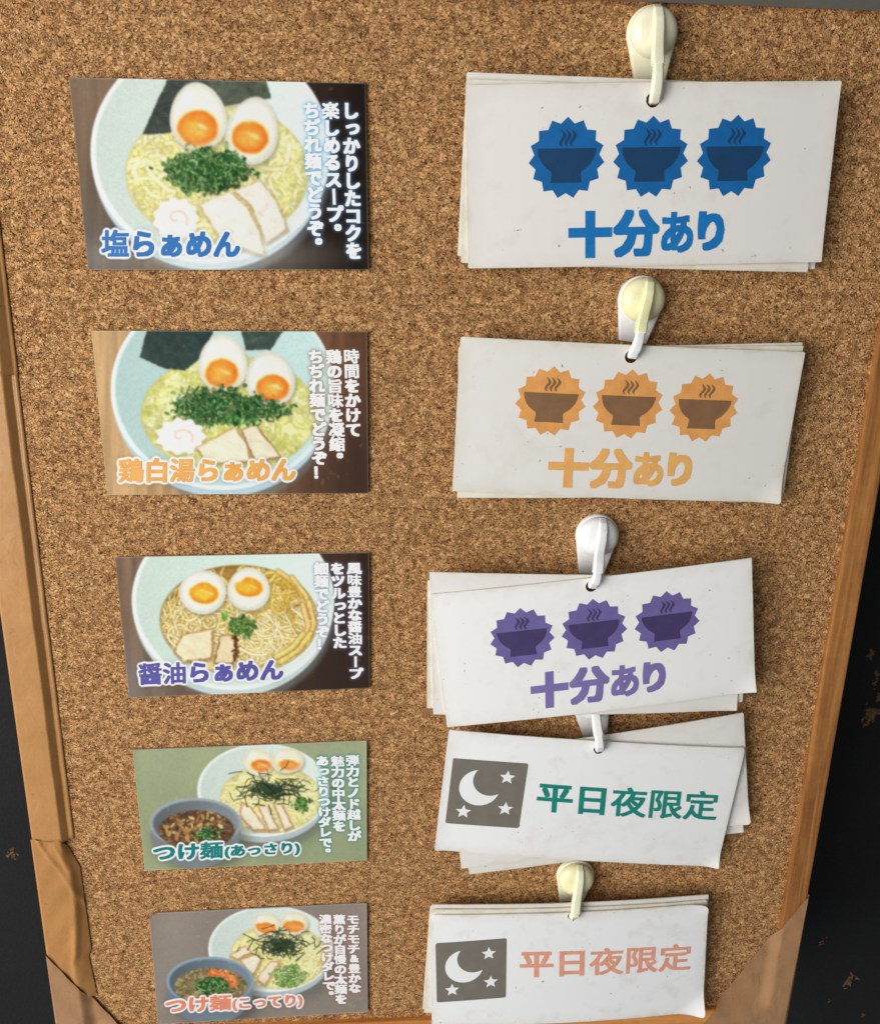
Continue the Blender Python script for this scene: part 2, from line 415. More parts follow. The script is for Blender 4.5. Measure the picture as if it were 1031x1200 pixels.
def bold(v, f, dx, dy, k=None):
    k = np.ones(len(v)) if k is None else k
    """heavier strokes: copies shifted round a square, each a hair above the last -> (v2, layer, f)"""
    if dx > .035:
        g = sorted([(i * dx / 2, j * dy / 2) for i in range(-2, 3) for j in range(-2, 3) if abs(i) + abs(j) < 4 or True], key=lambda o: o[0] ** 2 + o[1] ** 2)
        offs = g
    else: offs = [(0, 0), (-dx, 0), (dx, 0), (0, -dy), (0, dy), (-dx, -dy), (dx, -dy), (-dx, dy), (dx, dy)]
    V = np.concatenate([v + np.array(o) * k[:, None] for o in offs]); L = np.repeat(np.arange(len(offs)) * 9 / len(offs), len(v))
    Fs = np.concatenate([f + i * len(v) for i in range(len(offs))]); return V, L, Fs

DENSE = '塩鶏湯醤麺豊弾越魅慢薫濃密凝縮楽時間夜限定油旨味'
class Ink:
    """lettering in a card's plane: collects 2D triangles"""
    def __init__(s): s.V = []; s.L = []; s.F = []; s.n = 0
    def add(s, v, l, f):
        s.V.append(v); s.L.append(l); s.F.append(f + s.n); s.n += len(v)
    def line(s, pl, text, lb, rb, lt, wx=.042, wy=.038):
        v, f = glyphs(text); k = np.array([.68 if text[min(len(text) - 1, max(0, int(x)))] in DENSE and len(text) > 1 else 1.0 for x in v[:, 0]])
        v, l, f = bold(v, f, wx, wy, k)
        a, b, c = pl.at2(*lb), pl.at2(*rb), pl.at2(*lt)
        mn, mx = v.min(0), v.max(0); q = (v - mn) / (mx - mn)
        s.add(a + q[:, :1] * (b - a) + q[:, 1:] * (c - a), l, f)
    def column(s, pl, text, p0, p1, n, wpx, wx=.058, wy=.042):
        """vertical writing: p0, p1 pixel centres of the column's top and bottom; n cells, wpx glyph width"""
        p0, p1 = np.array(p0, float), np.array(p1, float)
        for i, ch in enumerate(text):
            cp = p0 + (p1 - p0) * ((i + .5) / n)
            c = pl.at2(*cp); ex = pl.at2(cp[0] + wpx * .5, cp[1]) - pl.at2(cp[0] - wpx * .5, cp[1])
            hp = (p1 - p0) / n; ey = pl.at2(*(cp - hp * .5)) - pl.at2(*(cp + hp * .5))
            v, f = glyphs(ch); v, l, f = bold(v, f, wx * (.7 if ch in DENSE else 1), wy * (.7 if ch in DENSE else 1)); v = v - np.array([.5, .38])
            if ch == 'ー': v = np.stack([v[:, 1], -v[:, 0]], 1)
            if ch in '。': v = v + np.array([.46, .50])
            if ch in 'っぁ': v = v + np.array([.1, .08])
            if ch == '&': v = v - v.mean(0)
            v = v * np.array([1.06, 1.02])
            s.add(c + v[:, :1] * ex + v[:, 1:] * ey, l, f)
    def arrays(s): return np.concatenate(s.V), np.concatenate(s.L), np.concatenate(s.F)

def ink_mesh(name, ink, pl, m, parent, off):
    V, L, Fs = ink.arrays()
    p = pl.to3(V) + (off + L[:, None] * .004) * pl.n
    return mesh(name, p, Fs, m, parent)

# ------------------------------------------------------------------ painting of the printed pictures
def hash2(ix, iy, s):
    h = (ix.astype(np.int64) * 374761393 + iy.astype(np.int64) * 668265263 + s * 974634777) & 0x7fffffff
    h = ((h ^ (h >> 13)) * 1274126177) & 0x7fffffff
    return ((h ^ (h >> 16)) & 0xffff) / 65535.0
def vnoise(x, y, s=0):
    ix, iy = np.floor(x), np.floor(y); fx, fy = x - ix, y - iy
    fx = fx * fx * (3 - 2 * fx); fy = fy * fy * (3 - 2 * fy)
    a, b, c, d = hash2(ix, iy, s), hash2(ix + 1, iy, s), hash2(ix, iy + 1, s), hash2(ix + 1, iy + 1, s)
    return (a * (1 - fx) + b * fx) * (1 - fy) + (c * (1 - fx) + d * fx) * fy
def fbm(x, y, s=0, o=4):
    r = 0; a = .5; t = 0
    for i in range(o): r = r + a * vnoise(x * 2 ** i, y * 2 ** i, s + i); t += a; a *= .55
    return r / t

class Canvas:
    def __init__(s, X, Y, seed):
        s.X, s.Y = X, Y; s.c = np.zeros(X.shape + (3,)); s.r = np.random.default_rng(seed); s.seed = seed
    def mix(s, col, m):
        col = np.asarray(col, float); m = m[..., None]
        s.c = s.c * (1 - m) + col * m
    def shade(s, k, m): s.c = s.c * (1 + (np.asarray(k) - 1) * m)[..., None]
    def sd_ell(s, cx, cy, rx, ry, rot=0, egg=0.0):
        c, n = math.cos(rot), math.sin(rot); dx, dy = s.X - cx, s.Y - cy
        u, v = (dx * c + dy * n), (-dx * n + dy * c)
        u = u / (rx * (1 + egg * v / ry)); v = v / ry
        return (np.sqrt(u * u + v * v) - 1) * min(rx, ry)
    def sd_poly(s, pts):
        pts = np.array(pts, float); d = np.full(s.X.shape, 1e9); ins = np.zeros(s.X.shape, bool)
        for i in range(len(pts)):
            a, b = pts[i], pts[(i + 1) % len(pts)]; e = b - a
            wx, wy = s.X - a[0], s.Y - a[1]; t = np.clip((wx * e[0] + wy * e[1]) / (e @ e), 0, 1)
            d = np.minimum(d, (wx - e[0] * t) ** 2 + (wy - e[1] * t) ** 2)
            c1 = (a[1] <= s.Y) != (b[1] <= s.Y)
            xi = a[0] + (s.Y - a[1]) / (e[1] if abs(e[1]) > 1e-9 else 1e-9) * e[0]
            ins ^= c1 & (s.X < xi)
        d = np.sqrt(d); return np.where(ins, -d, d)
    @staticmethod
    def m(d, w=3.0):
        t = np.clip(.5 - d / (2 * w), 0, 1); return t * t * (3 - 2 * t)
    def stroke(s, pts, w, col, alpha=1.0, clip=None, edge=None, soft=2.5):
        pts = np.array(pts, float); pad = w + 8
        ok = (s.X > pts[:, 0].min() - pad) & (s.X < pts[:, 0].max() + pad) & (s.Y > pts[:, 1].min() - pad) & (s.Y < pts[:, 1].max() + pad)
        idx = np.nonzero(ok)
        if len(idx[0]) == 0: return
        x, y = s.X[idx], s.Y[idx]; d = np.full(x.shape, 1e9)
        for a, b in zip(pts[:-1], pts[1:]):
            e = b - a; t = np.clip(((x - a[0]) * e[0] + (y - a[1]) * e[1]) / max(e @ e, 1e-6), 0, 1)
            d = np.minimum(d, np.hypot(x - a[0] - e[0] * t, y - a[1] - e[1] * t))
        cl = 1.0 if clip is None else clip[idx]
        if edge is not None:
            me = (s.m(d - w * 1.35, soft) * alpha * .7 * cl)[:, None]; s.c[idx] = s.c[idx] * (1 - me) + np.array(edge, float) * me
        mm = (s.m(d - w * .8, soft) * alpha * cl)[:, None]; s.c[idx] = s.c[idx] * (1 - mm) + np.array(col, float) * mm
    # ---- subjects
    def wood(s, cl, cr, y_dark=0.0, seed=0):
        t = np.clip((s.X - 60) / 900, 0, 1)[..., None]; s.c = np.array(cl, float) * (1 - t) + np.array(cr, float) * t
        g = fbm(s.X / 26, s.Y / 420, seed + 3, 5); s.c *= (.76 + .46 * g)[..., None]
        s.c *= (1 - y_dark * np.clip((s.Y - 100) / 600, 0, 1))[..., None]
    def bowl(s, o, soup, wall, rim, soupc, body=(165, 180, 190), lip=13):
        d = s.sd_ell(o[0], o[1] + 24, o[2] * .985, o[3]); s.mix(np.array(body) * .62, s.m(s.sd_ell(o[0] + 18, o[1] + 46, o[2] * .96, o[3]), 14) * .55)
        s.mix(body, s.m(d, 4))
        d = s.sd_ell(*o); s.mix(rim, s.m(d, 3))
        gx = np.clip((s.X - o[0] + o[2]) / (2 * o[2]), 0, 1)
        d2 = s.sd_ell(o[0] + 2, o[1] - 2, o[2] - lip, o[3] - lip); s.mix(wall, s.m(d2, 6))
        s.shade(.93 + .14 * gx, s.m(d2, 6))
        ds = s.sd_ell(*soup); s.mix(np.array(soupc) * .86, s.m(ds, 5)); s.mix(soupc, s.m(ds + 16, 14))
        return s.m(ds + 4, 6)
    def noodles(s, clip, box, n, cols, w=4.5, length=150, edge=(190, 175, 95), swirl=None, alpha=.8):
        for k in range(n):
            x, y = s.r.uniform(box[0], box[2]), s.r.uniform(box[1], box[3])
            a = s.r.uniform(0, 6.28) if swirl is None else math.atan2(y - swirl[1], x - swirl[0]) + math.pi / 2 + s.r.normal(0, .5)
            cu = s.r.normal(0, .25); pts = [(x, y)]
            for i in range(9):
                a += cu + s.r.normal(0, .12); x += math.cos(a) * length / 9; y += math.sin(a) * length / 9; pts.append((x, y))
            c = np.array(cols[s.r.integers(len(cols))], float) + s.r.normal(0, 6)
            s.stroke(pts, w * s.r.uniform(.8, 1.2), c, alpha, clip, edge)
    def bits(s, cx, cy, rx, ry, n, size, cols, ring=.0, clip=None, alpha=.95):
        for k in range(n):
            a, q = s.r.uniform(0, 6.28), math.sqrt(s.r.uniform(0, 1)) * (1 + .12 * s.r.normal())
            x, y = cx + rx * q * math.cos(a), cy + ry * q * math.sin(a); b = s.r.uniform(0, 3.14); L = size * s.r.uniform(.3, 1.2)
            c = np.array(cols[s.r.integers(len(cols))], float) + s.r.normal(0, 9)
            s.stroke([(x - L * math.cos(b), y - L * math.sin(b)), (x + L * math.cos(b), y + L * math.sin(b))], size * s.r.uniform(.45, .8), np.clip(c, 0, 255), alpha, clip, None)
            if s.r.uniform() < ring: s.stroke([(x, y), (x + .5, y)], size * .28, np.array((170, 200, 120)), .8, clip, None)
    def glints(s, m, n, box, size=3, col=(255, 252, 236)):
        for k in range(n):
            x, y, a = s.r.uniform(box[0], box[2]), s.r.uniform(box[1], box[3]), s.r.uniform(0, 3.14); L = size * s.r.uniform(.3, 2.2)
            s.stroke([(x - L * math.cos(a), y - L * math.sin(a)), (x + L * math.cos(a), y + L * math.sin(a))], size * s.r.uniform(.4, .9), col, s.r.uniform(.4, .9), m)
    def grit(s, m, amp=.3, sc=9):
        n = fbm(s.X / sc, s.Y / sc, s.seed + 41, 4); n2 = fbm(s.X / (sc * 5), s.Y / (sc * 5), s.seed + 47, 3)
        s.shade(1 + amp * (n - .5) * 2 + amp * .6 * (n2 - .5) * 2, m)
    def pile(s, cx, cy, rx, ry, n, size, cols=None, deep=(22, 46, 26)):
        # chopped greens: dark ragged bed, then many little cut rings and shreds, lit from the upper left
        d = s.sd_ell(cx, cy, rx, ry); q = fbm(s.X / 13, s.Y / 13, s.seed + 61, 4)
        s.mix(deep, s.m(d + (q - .42) * 70, 8) * .62)
        cols = cols or [(52, 104, 46), (86, 142, 66), (34, 76, 36), (120, 166, 88), (150, 190, 112), (66, 120, 56)]
        for k in range(n):
            a, w = s.r.uniform(0, 6.28), math.sqrt(s.r.uniform(0, 1)) * (1 + .16 * s.r.normal()); x, y = cx + rx * w * math.cos(a), cy + ry * w * math.sin(a)
            if fbm(np.array([[x / 26]]), np.array([[y / 26]]), s.seed + 71, 2)[0, 0] < .40: continue
            b = s.r.uniform(0, 3.14); L = size * s.r.uniform(.3, 1.0); c = np.clip(np.array(cols[s.r.integers(len(cols))], float) + s.r.normal(0, 12), 0, 255)
            if s.r.uniform() < .35:
                pts = [(x + L * math.cos(b + t), y + L * .8 * math.sin(b + t)) for t in np.linspace(0, s.r.uniform(3, 5.5), 7)]; s.stroke(pts, size * .26, c, .95, None, deep, 1.8)
            else: s.stroke([(x - L * math.cos(b), y - L * math.sin(b)), (x + L * math.cos(b), y + L * math.sin(b))], size * s.r.uniform(.25, .5), c, .95, None, deep, 1.8)
        s.glints(None, n // 9, (cx - rx, cy - ry, cx + rx, cy + ry), 1.8, (196, 220, 160))
    def egg(s, e, y, white=(238, 234, 222), yolk=(240, 138, 48)):
        s.mix((110, 105, 80), s.m(s.sd_ell(e[0] + 6, e[1] + 10, e[2], e[3], e[4], e[5]), 10) * .5)
        d = s.sd_ell(*e); s.mix(white, s.m(d, 3)); s.shade(.90, s.m(-d - 12, 12) * s.m(d, 3))
        d = s.sd_ell(y[0], y[1], y[2] * 1.1, y[3] * 1.1, .1); s.mix((250, 205, 110), s.m(d, 7))
        d = s.sd_ell(y[0], y[1], y[2], y[3], .1); nz = fbm(s.X / 24, s.Y / 24, s.seed + 5)
        s.mix(yolk, s.m(d + 16 * (nz - .5), 6)); s.mix(np.minimum(np.array(yolk) + (8, 45, 35), 255), s.m(s.sd_ell(y[0] - 4, y[1] + 4, y[2] * .55, y[3] * .5), 16) * .8)
        s.grit(s.m(s.sd_ell(y[0], y[1], y[2], y[3], .1), 5), .16, 12)
        s.mix((255, 222, 150), s.m(s.sd_ell(y[0] + y[2] * .25, y[1] - y[3] * .1, y[2] * .3, y[3] * .12, .4) + 14 * (nz - .5), 4) * .75)
        s.mix((206, 92, 24), np.clip(s.m(s.sd_ell(y[0], y[1], y[2], y[3], .1), 4) - s.m(s.sd_ell(y[0] - 3, y[1] - 4, y[2] * .86, y[3] * .82, .1), 9), 0, 1) * .45)
        d = s.sd_ell(*e); s.mix((212, 214, 196), np.clip(s.m(d, 3) - s.m(s.sd_ell(e[0] - 5, e[1] - 7, e[2] * .9, e[3] * .9, e[4], e[5]), 12), 0, 1) * .6)
        s.mix((255, 255, 250), s.m(s.sd_ell(e[0] - e[2] * .42, e[1] - e[3] * .5, e[2] * .16, e[3] * .2, .5), 8) * .7)
    def nori(s, pts, c=(52, 62, 56)):
        d = s.sd_poly(pts); n = fbm(s.X / 12, s.Y / 12, s.seed + 9); g = fbm(s.X / 70, s.Y / 70, s.seed + 2)
        m = s.m(d + (n - .5) * 7, 3); s.mix(c, m); s.shade(.6 + .5 * n + .45 * g, m)
    def meat(s, pts, c=(240, 230, 214), crust=(176, 130, 84), cr=.7):
        d = s.sd_poly(pts); n = fbm(s.X / 22, s.Y / 22, s.seed + 4)
        s.mix((120, 95, 60), s.m(s.sd_poly(np.array(pts) + (5, 9)), 8) * .45)
        s.mix(crust, s.m(d + (n - .5) * 6, 3) * cr + s.m(d, 3) * (1 - cr) * .0); s.mix(c, s.m(d + 6 + (n - .5) * 14, 5)); n3 = fbm(s.X / 30 + s.Y / 60, s.Y / 7 - s.X / 16, s.seed + 14); s.shade(.87 + .14 * n + .10 * n3, s.m(d + 5, 5))
    def naruto(s, cx, cy, rx, ry):
        a = np.arctan2((s.Y - cy) / ry, (s.X - cx) / rx); wv = 1 + .06 * np.cos(a * 11)
        d = s.sd_ell(cx, cy, rx, ry); s.mix((150, 140, 100), s.m(d - 6, 8) * .3); s.mix((243, 236, 228), s.m(d - rx * (wv - 1), 4))
        pts = [(cx + rx * .12 * t * math.cos(t * 1.35 + .6), cy + ry * .12 * t * math.sin(t * 1.35 + .6)) for t in np.linspace(.6, 4.6, 26)]
        s.stroke(pts, 5, (234, 186, 170), .65, None, None, 4)

def raster(V, Fs, x0, y0, w, h, k):
    img = np.zeros((h, w), np.float32); T = (V - np.array([x0, y0])) * k
    for a, b, c in T[Fs]:
        lx, hx = int(max(0, min(a[0], b[0], c[0]))), int(min(w - 1, max(a[0], b[0], c[0]) + 1))
        ly, hy = int(max(0, min(a[1], b[1], c[1]))), int(min(h - 1, max(a[1], b[1], c[1]) + 1))
        if hx < lx or hy < ly: continue
        xx, yy = np.meshgrid(np.arange(lx, hx + 1) + .5, np.arange(ly, hy + 1) + .5)
        e = lambda p, q: (q[0] - p[0]) * (yy - p[1]) - (q[1] - p[1]) * (xx - p[0])
        e0, e1, e2 = e(a, b), e(b, c), e(c, a)
        ins = ((e0 >= -.3) & (e1 >= -.3) & (e2 >= -.3)) | ((e0 <= .3) & (e1 <= .3) & (e2 <= .3))
        img[ly:hy + 1, lx:hx + 1][ins] = 1
    return img
def gblur(img, sg):
    r = int(sg * 3) + 1; k = np.exp(-.5 * (np.arange(-r, r + 1) / sg) ** 2); k /= k.sum()
    p = np.pad(img, r)
    a = sum(k[i] * p[:, i:i + img.shape[1]] for i in range(2 * r + 1))
    return sum(k[i] * a[i:i + img.shape[0], :] for i in range(2 * r + 1))
def sample(img, x0, y0, k, X, Y):
    u, v = (X - x0) * k - .5, (Y - y0) * k - .5
    iu, iv = np.clip(np.floor(u).astype(int), 0, img.shape[1] - 2), np.clip(np.floor(v).astype(int), 0, img.shape[0] - 2)
    fu, fv = np.clip(u - iu, 0, 1), np.clip(v - iv, 0, 1)
    return (img[iv, iu] * (1 - fu) + img[iv, iu + 1] * fu) * (1 - fv) + (img[iv + 1, iu] * (1 - fu) + img[iv + 1, iu + 1] * fu) * fv

def menu_card(label, quad, crop, title, cols, tcol, halo, halo_a, paint, seed, round_tl=0.0, outline=(240, 246, 246)):
    pl = Plane(0.95); q3 = np.array([pl.at(*p) for p in quad]); org = q3.mean(0); org[1] = q3[:, 1].min(); org[2] = 0
    card = thing('menu_card', label, 'menu card', org, 'ramen menu cards on the cork')
    # lettering first: its outline and glow are part of the print
    ti = Ink()
    for t in title: ti.line(pl, *t)
    ci = Ink()
    for c in cols: ci.column(pl, *c)
    nu, nv = 420, 260
    u, v = np.meshgrid(np.linspace(0, 1, nu), np.linspace(0, 1, nv))
    w4 = [(1 - u) * (1 - v), u * (1 - v), u * v, (1 - u) * v]
    B = sum(w[..., None] * q for w, q in zip(w4, q3))
    px = P(B.reshape(-1, 3)); X, Y = px[:, 0].reshape(nv, nu), px[:, 1].reshape(nv, nu)
    cv = Canvas((X - crop[0]) * crop[2], (Y - crop[1]) * crop[2], seed)
    paint(cv)
    cv.c = np.stack([gblur(np.pad(cv.c[..., i], 8, mode='edge'), .95)[8:-8, 8:-8] for i in range(3)], -1)
    cv.c *= (.965 + .07 * fbm(cv.X / 7, cv.Y / 7, seed + 31, 3))[..., None]
    x0, y0 = X.min() - 6, Y.min() - 6; k = 3; w, h = int((X.max() - x0 + 6) * k), int((Y.max() - y0 + 6) * k)
    def mask(ink):
        V, L, Fs = ink.arrays(); n9 = L == 0
        return raster(P(pl.to3(V)), Fs, x0, y0, w, h, k)
    mt, mc = mask(ti), mask(ci); sz = (quad[1][0] - quad[0][0]) / 350.0
    gl = np.clip(gblur(mc, 7 * sz) * 2.0, 0, 1); cv.mix(halo, sample(gl, x0, y0, k, X, Y) * halo_a)
    gd = np.clip(gblur(mt, 11 * sz) * 1.5, 0, 1); cv.mix(np.array(halo) * .35, sample(gd, x0, y0, k, X, Y) * .45)
    ow = np.clip((gblur(mt, 6.0 * sz) - .035) * 11, 0, 1); cv.mix(outline, sample(ow, x0, y0, k, X, Y))
    # worn print: faint scuffs, laminate edge
    sf = fbm(X / 9, Y / 9, seed + 21); cv.mix((200, 195, 185), np.clip((sf - .74) * 2, 0, .12))
    me_ = np.minimum(np.minimum(u * 91, (1 - u) * 91), np.minimum(v * 57, (1 - v) * 57)); cv.mix((214, 208, 196), np.clip(1 - me_ / .3, 0, 1) * .35)
    colr = np.concatenate([(alb(np.clip(cv.c, 0, 255)) * PRINT_K).reshape(-1, 3), np.ones((nu * nv, 1))], 1)
    # gentle warp of the laminated card
    lift = .3 * ((np.abs(u - .5) * 2) ** 24) * (.5 + .5 * np.sin(v * 4 + seed)) + .2 * ((np.abs(v - .5) * 2) ** 24)
    top = B.reshape(-1, 3) + lift.reshape(-1, 1) * pl.n
    ii = np.arange(nu * nv).reshape(nv, nu)
    keep = np.ones((nv - 1, nu - 1), bool)
    if round_tl:
        cu, cvv = u[:-1, :-1] * 91, v[:-1, :-1] * 57
        keep = ~((cu < round_tl) & (cvv < round_tl) & (np.hypot(cu - round_tl, cvv - round_tl) > round_tl))
    fq = np.stack([ii[:-1, :-1], ii[1:, :-1], ii[1:, 1:], ii[:-1, 1:]], -1)[keep]
    ring = np.concatenate([ii[0, :], ii[1:, -1], ii[-1, -2::-1], ii[-2:0:-1, 0]])
    if round_tl: ring = ring[[i for i, r in enumerate(ring) if not (u.flat[r] * 91 < round_tl and v.flat[r] * 57 < round_tl)]]
    low = top[ring] - .55 * pl.n; nb = len(top); r2 = np.arange(len(ring)) + nb
    sk = [(ring[i], ring[(i + 1) % len(ring)], r2[(i + 1) % len(ring)], r2[i]) for i in range(len(ring)) if not (round_tl and i == len(ring) - 1)]
    sh = mesh('card_sheet', np.concatenate([top, low]), fq.tolist() + sk, M_PRINT, card)
    sm = np.zeros(len(sh.data.polygons), bool); sm[:len(fq)] = True; sh.data.polygons.foreach_set('use_smooth', sm)
    sh.data.set_sharp_from_angle(angle=math.radians(40))
    at = sh.data.attributes.new('print', 'FLOAT_COLOR', 'POINT')
    at.data.foreach_set('color', np.concatenate([colr, np.tile([.72, .70, .66, 1], (len(ring), 1))]).astype(np.float32).ravel())
    ink_mesh('title_lettering', ti, pl, mat_ink('title_ink', tcol), card, .05)
    ink_mesh('description_lettering', ci, pl, M_WTXT, card, .05)
    return card
M_WTXT = mat_ink('white_lettering', (238, 238, 236), .02)

GREENS = [(62, 112, 52), (96, 150, 74), (40, 84, 40), (130, 172, 96), (24, 58, 30), (78, 130, 64)]
YEL = [(242, 238, 194), (236, 230, 172), (247, 244, 214), (228, 220, 152)]
def paint1(c):
    c.wood((126, 104, 84), (30, 21, 17), .2, 1)
    c.mix((122, 120, 122), np.clip((c.Y - 330) / 260, 0, 1) * np.clip(1 - c.X / 260, 0, 1) * .8)
    k = c.bowl((480, 262, 381, 357), (502, 335, 292, 222), (212, 225, 215), (236, 241, 238), (227, 223, 158), (190, 208, 216))
    c.noodles(k, (215, 200, 800, 560), 300, YEL, 7, 120, (196, 186, 98), None, .8)
    c.grit(k, .16, 10); c.glints(k, 140, (230, 220, 780, 540))
    c.nori([(345, 30), (263, 212), (352, 206), (430, 120), (520, 30)], (58, 66, 60)); c.nori([(455, 20), (655, 30), (672, 95), (600, 110), (520, 120)], (78, 84, 72))
    c.egg((440, 152, 90, 108, -.12, .14), (440, 192, 62, 56)); c.egg((613, 198, 82, 108, .16, .14), (606, 220, 55, 50))
    c.pile(475, 322, 122, 66, 620, 9); c.pile(520, 355, 70, 40, 160, 9); c.bits(480, 335, 150, 90, 40, 5, GREENS)
    c.naruto(370, 478, 70, 64)
    c.meat([(440, 432), (540, 388), (598, 440), (640, 520), (655, 600), (520, 560)], (241, 234, 222), (205, 178, 140), .5)
    c.meat([(548, 388), (638, 350), (692, 420), (728, 512), (655, 560), (605, 440)], (240, 231, 217), (196, 160, 116), .5)
    c.mix((238, 240, 232), c.m(c.sd_ell(480, 600, 330, 60), 50) * .35)
def paint2(c):
    c.wood((206, 168, 120), (92, 62, 44), .0, 2)
    c.mix((58, 42, 36), np.clip((c.X - 620) / 330, 0, 1) * np.clip((c.Y - 160) / 300, 0, 1) * .85)
    k = c.bowl((475, 238, 386, 348), (496, 325, 304, 205), (186, 212, 208), (224, 237, 236), (221, 219, 152), (180, 202, 212))
    c.noodles(k, (190, 180, 820, 520), 200, [(226, 224, 156), (212, 212, 130), (236, 234, 184), (202, 204, 120)], 8, 110, (186, 182, 84), None, .7)
    c.mix((236, 236, 208), k * np.clip((fbm(c.X / 40, c.Y / 40, 6) - .5) * 2.4, 0, .7))
    c.grit(k, .15, 10); c.glints(k, 130, (220, 220, 780, 500))
    c.nori([(216, 25), (188, 128), (270, 166), (345, 174), (400, 130), (450, 25)], (44, 58, 54)); c.nori([(535, 25), (692, 25), (640, 104), (555, 104)], (56, 70, 62))
    c.egg((475, 148, 84, 98, -.05, .12), (472, 186, 55, 50)); c.egg((638, 205, 84, 96, -.2, .1), (648, 236, 54, 44))
    c.pile(460, 296, 150, 60, 640, 8); c.pile(610, 308, 90, 36, 170, 7); c.pile(400, 342, 50, 24, 90, 7); c.bits(480, 320, 200, 80, 40, 5, GREENS)
    c.naruto(330, 402, 82, 60)
    c.meat([(380, 440), (515, 368), (560, 425), (575, 490), (420, 500)], (238, 230, 204), (176, 132, 76)); c.meat([(535, 378), (590, 358), (680, 475), (585, 492)], (236, 224, 196), (150, 98, 56))
    c.bits(540, 345, 60, 22, 40, 7, GREENS)
def paint3(c):
    c.wood((130, 106, 86), (56, 40, 31), .1, 3)
    c.mix((126, 122, 122), np.clip((c.Y - 300) / 200, 0, 1) * np.clip(1 - c.X / 320, 0, 1) * .8)
    c.mix((52, 40, 36), np.clip((c.X - 560) / 300, 0, 1) * np.clip((c.Y - 260) / 200, 0, 1) * .8)
    k = c.bowl((478, 205, 382, 338), (500, 278, 298, 207), (208, 226, 213), (230, 240, 233), (162, 124, 62), (192, 206, 204))
    c.noodles(k, (360, 180, 800, 480), 420, [(240, 230, 172), (232, 216, 142), (246, 240, 198), (224, 202, 118)], 4.6, 190, (158, 122, 52), (420, 420), .9); c.noodles(k, (380, 200, 760, 470), 90, [(250, 244, 210), (244, 234, 184)], 4, 150, (170, 136, 66), (420, 420), .9)
    c.noodles(k, (215, 190, 400, 420), 130, [(242, 232, 176), (232, 216, 142), (248, 242, 204)], 4.6, 100, (150, 112, 44), None, .8)
    c.noodles(k, (540, 80, 740, 200), 60, [(232, 212, 120), (214, 180, 80)], 5, 120, (160, 120, 40), None, .85)
    for q in ([(648, 96), (700, 130), (742, 186)], [(700, 118), (752, 186), (776, 262)], [(764, 210), (784, 290), (764, 350)], [(740, 220), (762, 300), (738, 370)], [(770, 330), (722, 396), (652, 438)], [(742, 330), (700, 384), (640, 420)]): c.stroke(q, 9, np.array((226, 200, 112)) + c.r.normal(0, 8, 3), .9, None, (166, 128, 60)); c.stroke(np.array(q) - (2, 3), 3, (240, 222, 150), .6)
    c.grit(k, .14, 8); c.glints(k, 160, (220, 100, 790, 470), 2.4)
    c.egg((364, 175, 88, 82, -.15, -.05), (367, 178, 52, 38), yolk=(246, 168, 44)); c.egg((537, 162, 80, 81, .1, .08), (537, 155, 50, 35), yolk=(246, 162, 40))
    c.pile(512, 303, 46, 40, 170, 7, None, (60, 80, 30)); c.bits(445, 265, 10, 14, 14, 6, [(120, 180, 70), (90, 150, 50)])
    c.meat([(250, 400), (285, 332), (405, 308), (400, 425), (290, 440)], (236, 222, 186), (168, 122, 66)); c.meat([(402, 445), (428, 335), (482, 335), (498, 400), (478, 445)], (232, 214, 172), (120, 74, 36))
    for i in range(30): c.bits(488, 340 + i * 3, 10, 6, 1, 6, [(110, 66, 34), (82, 48, 26)])
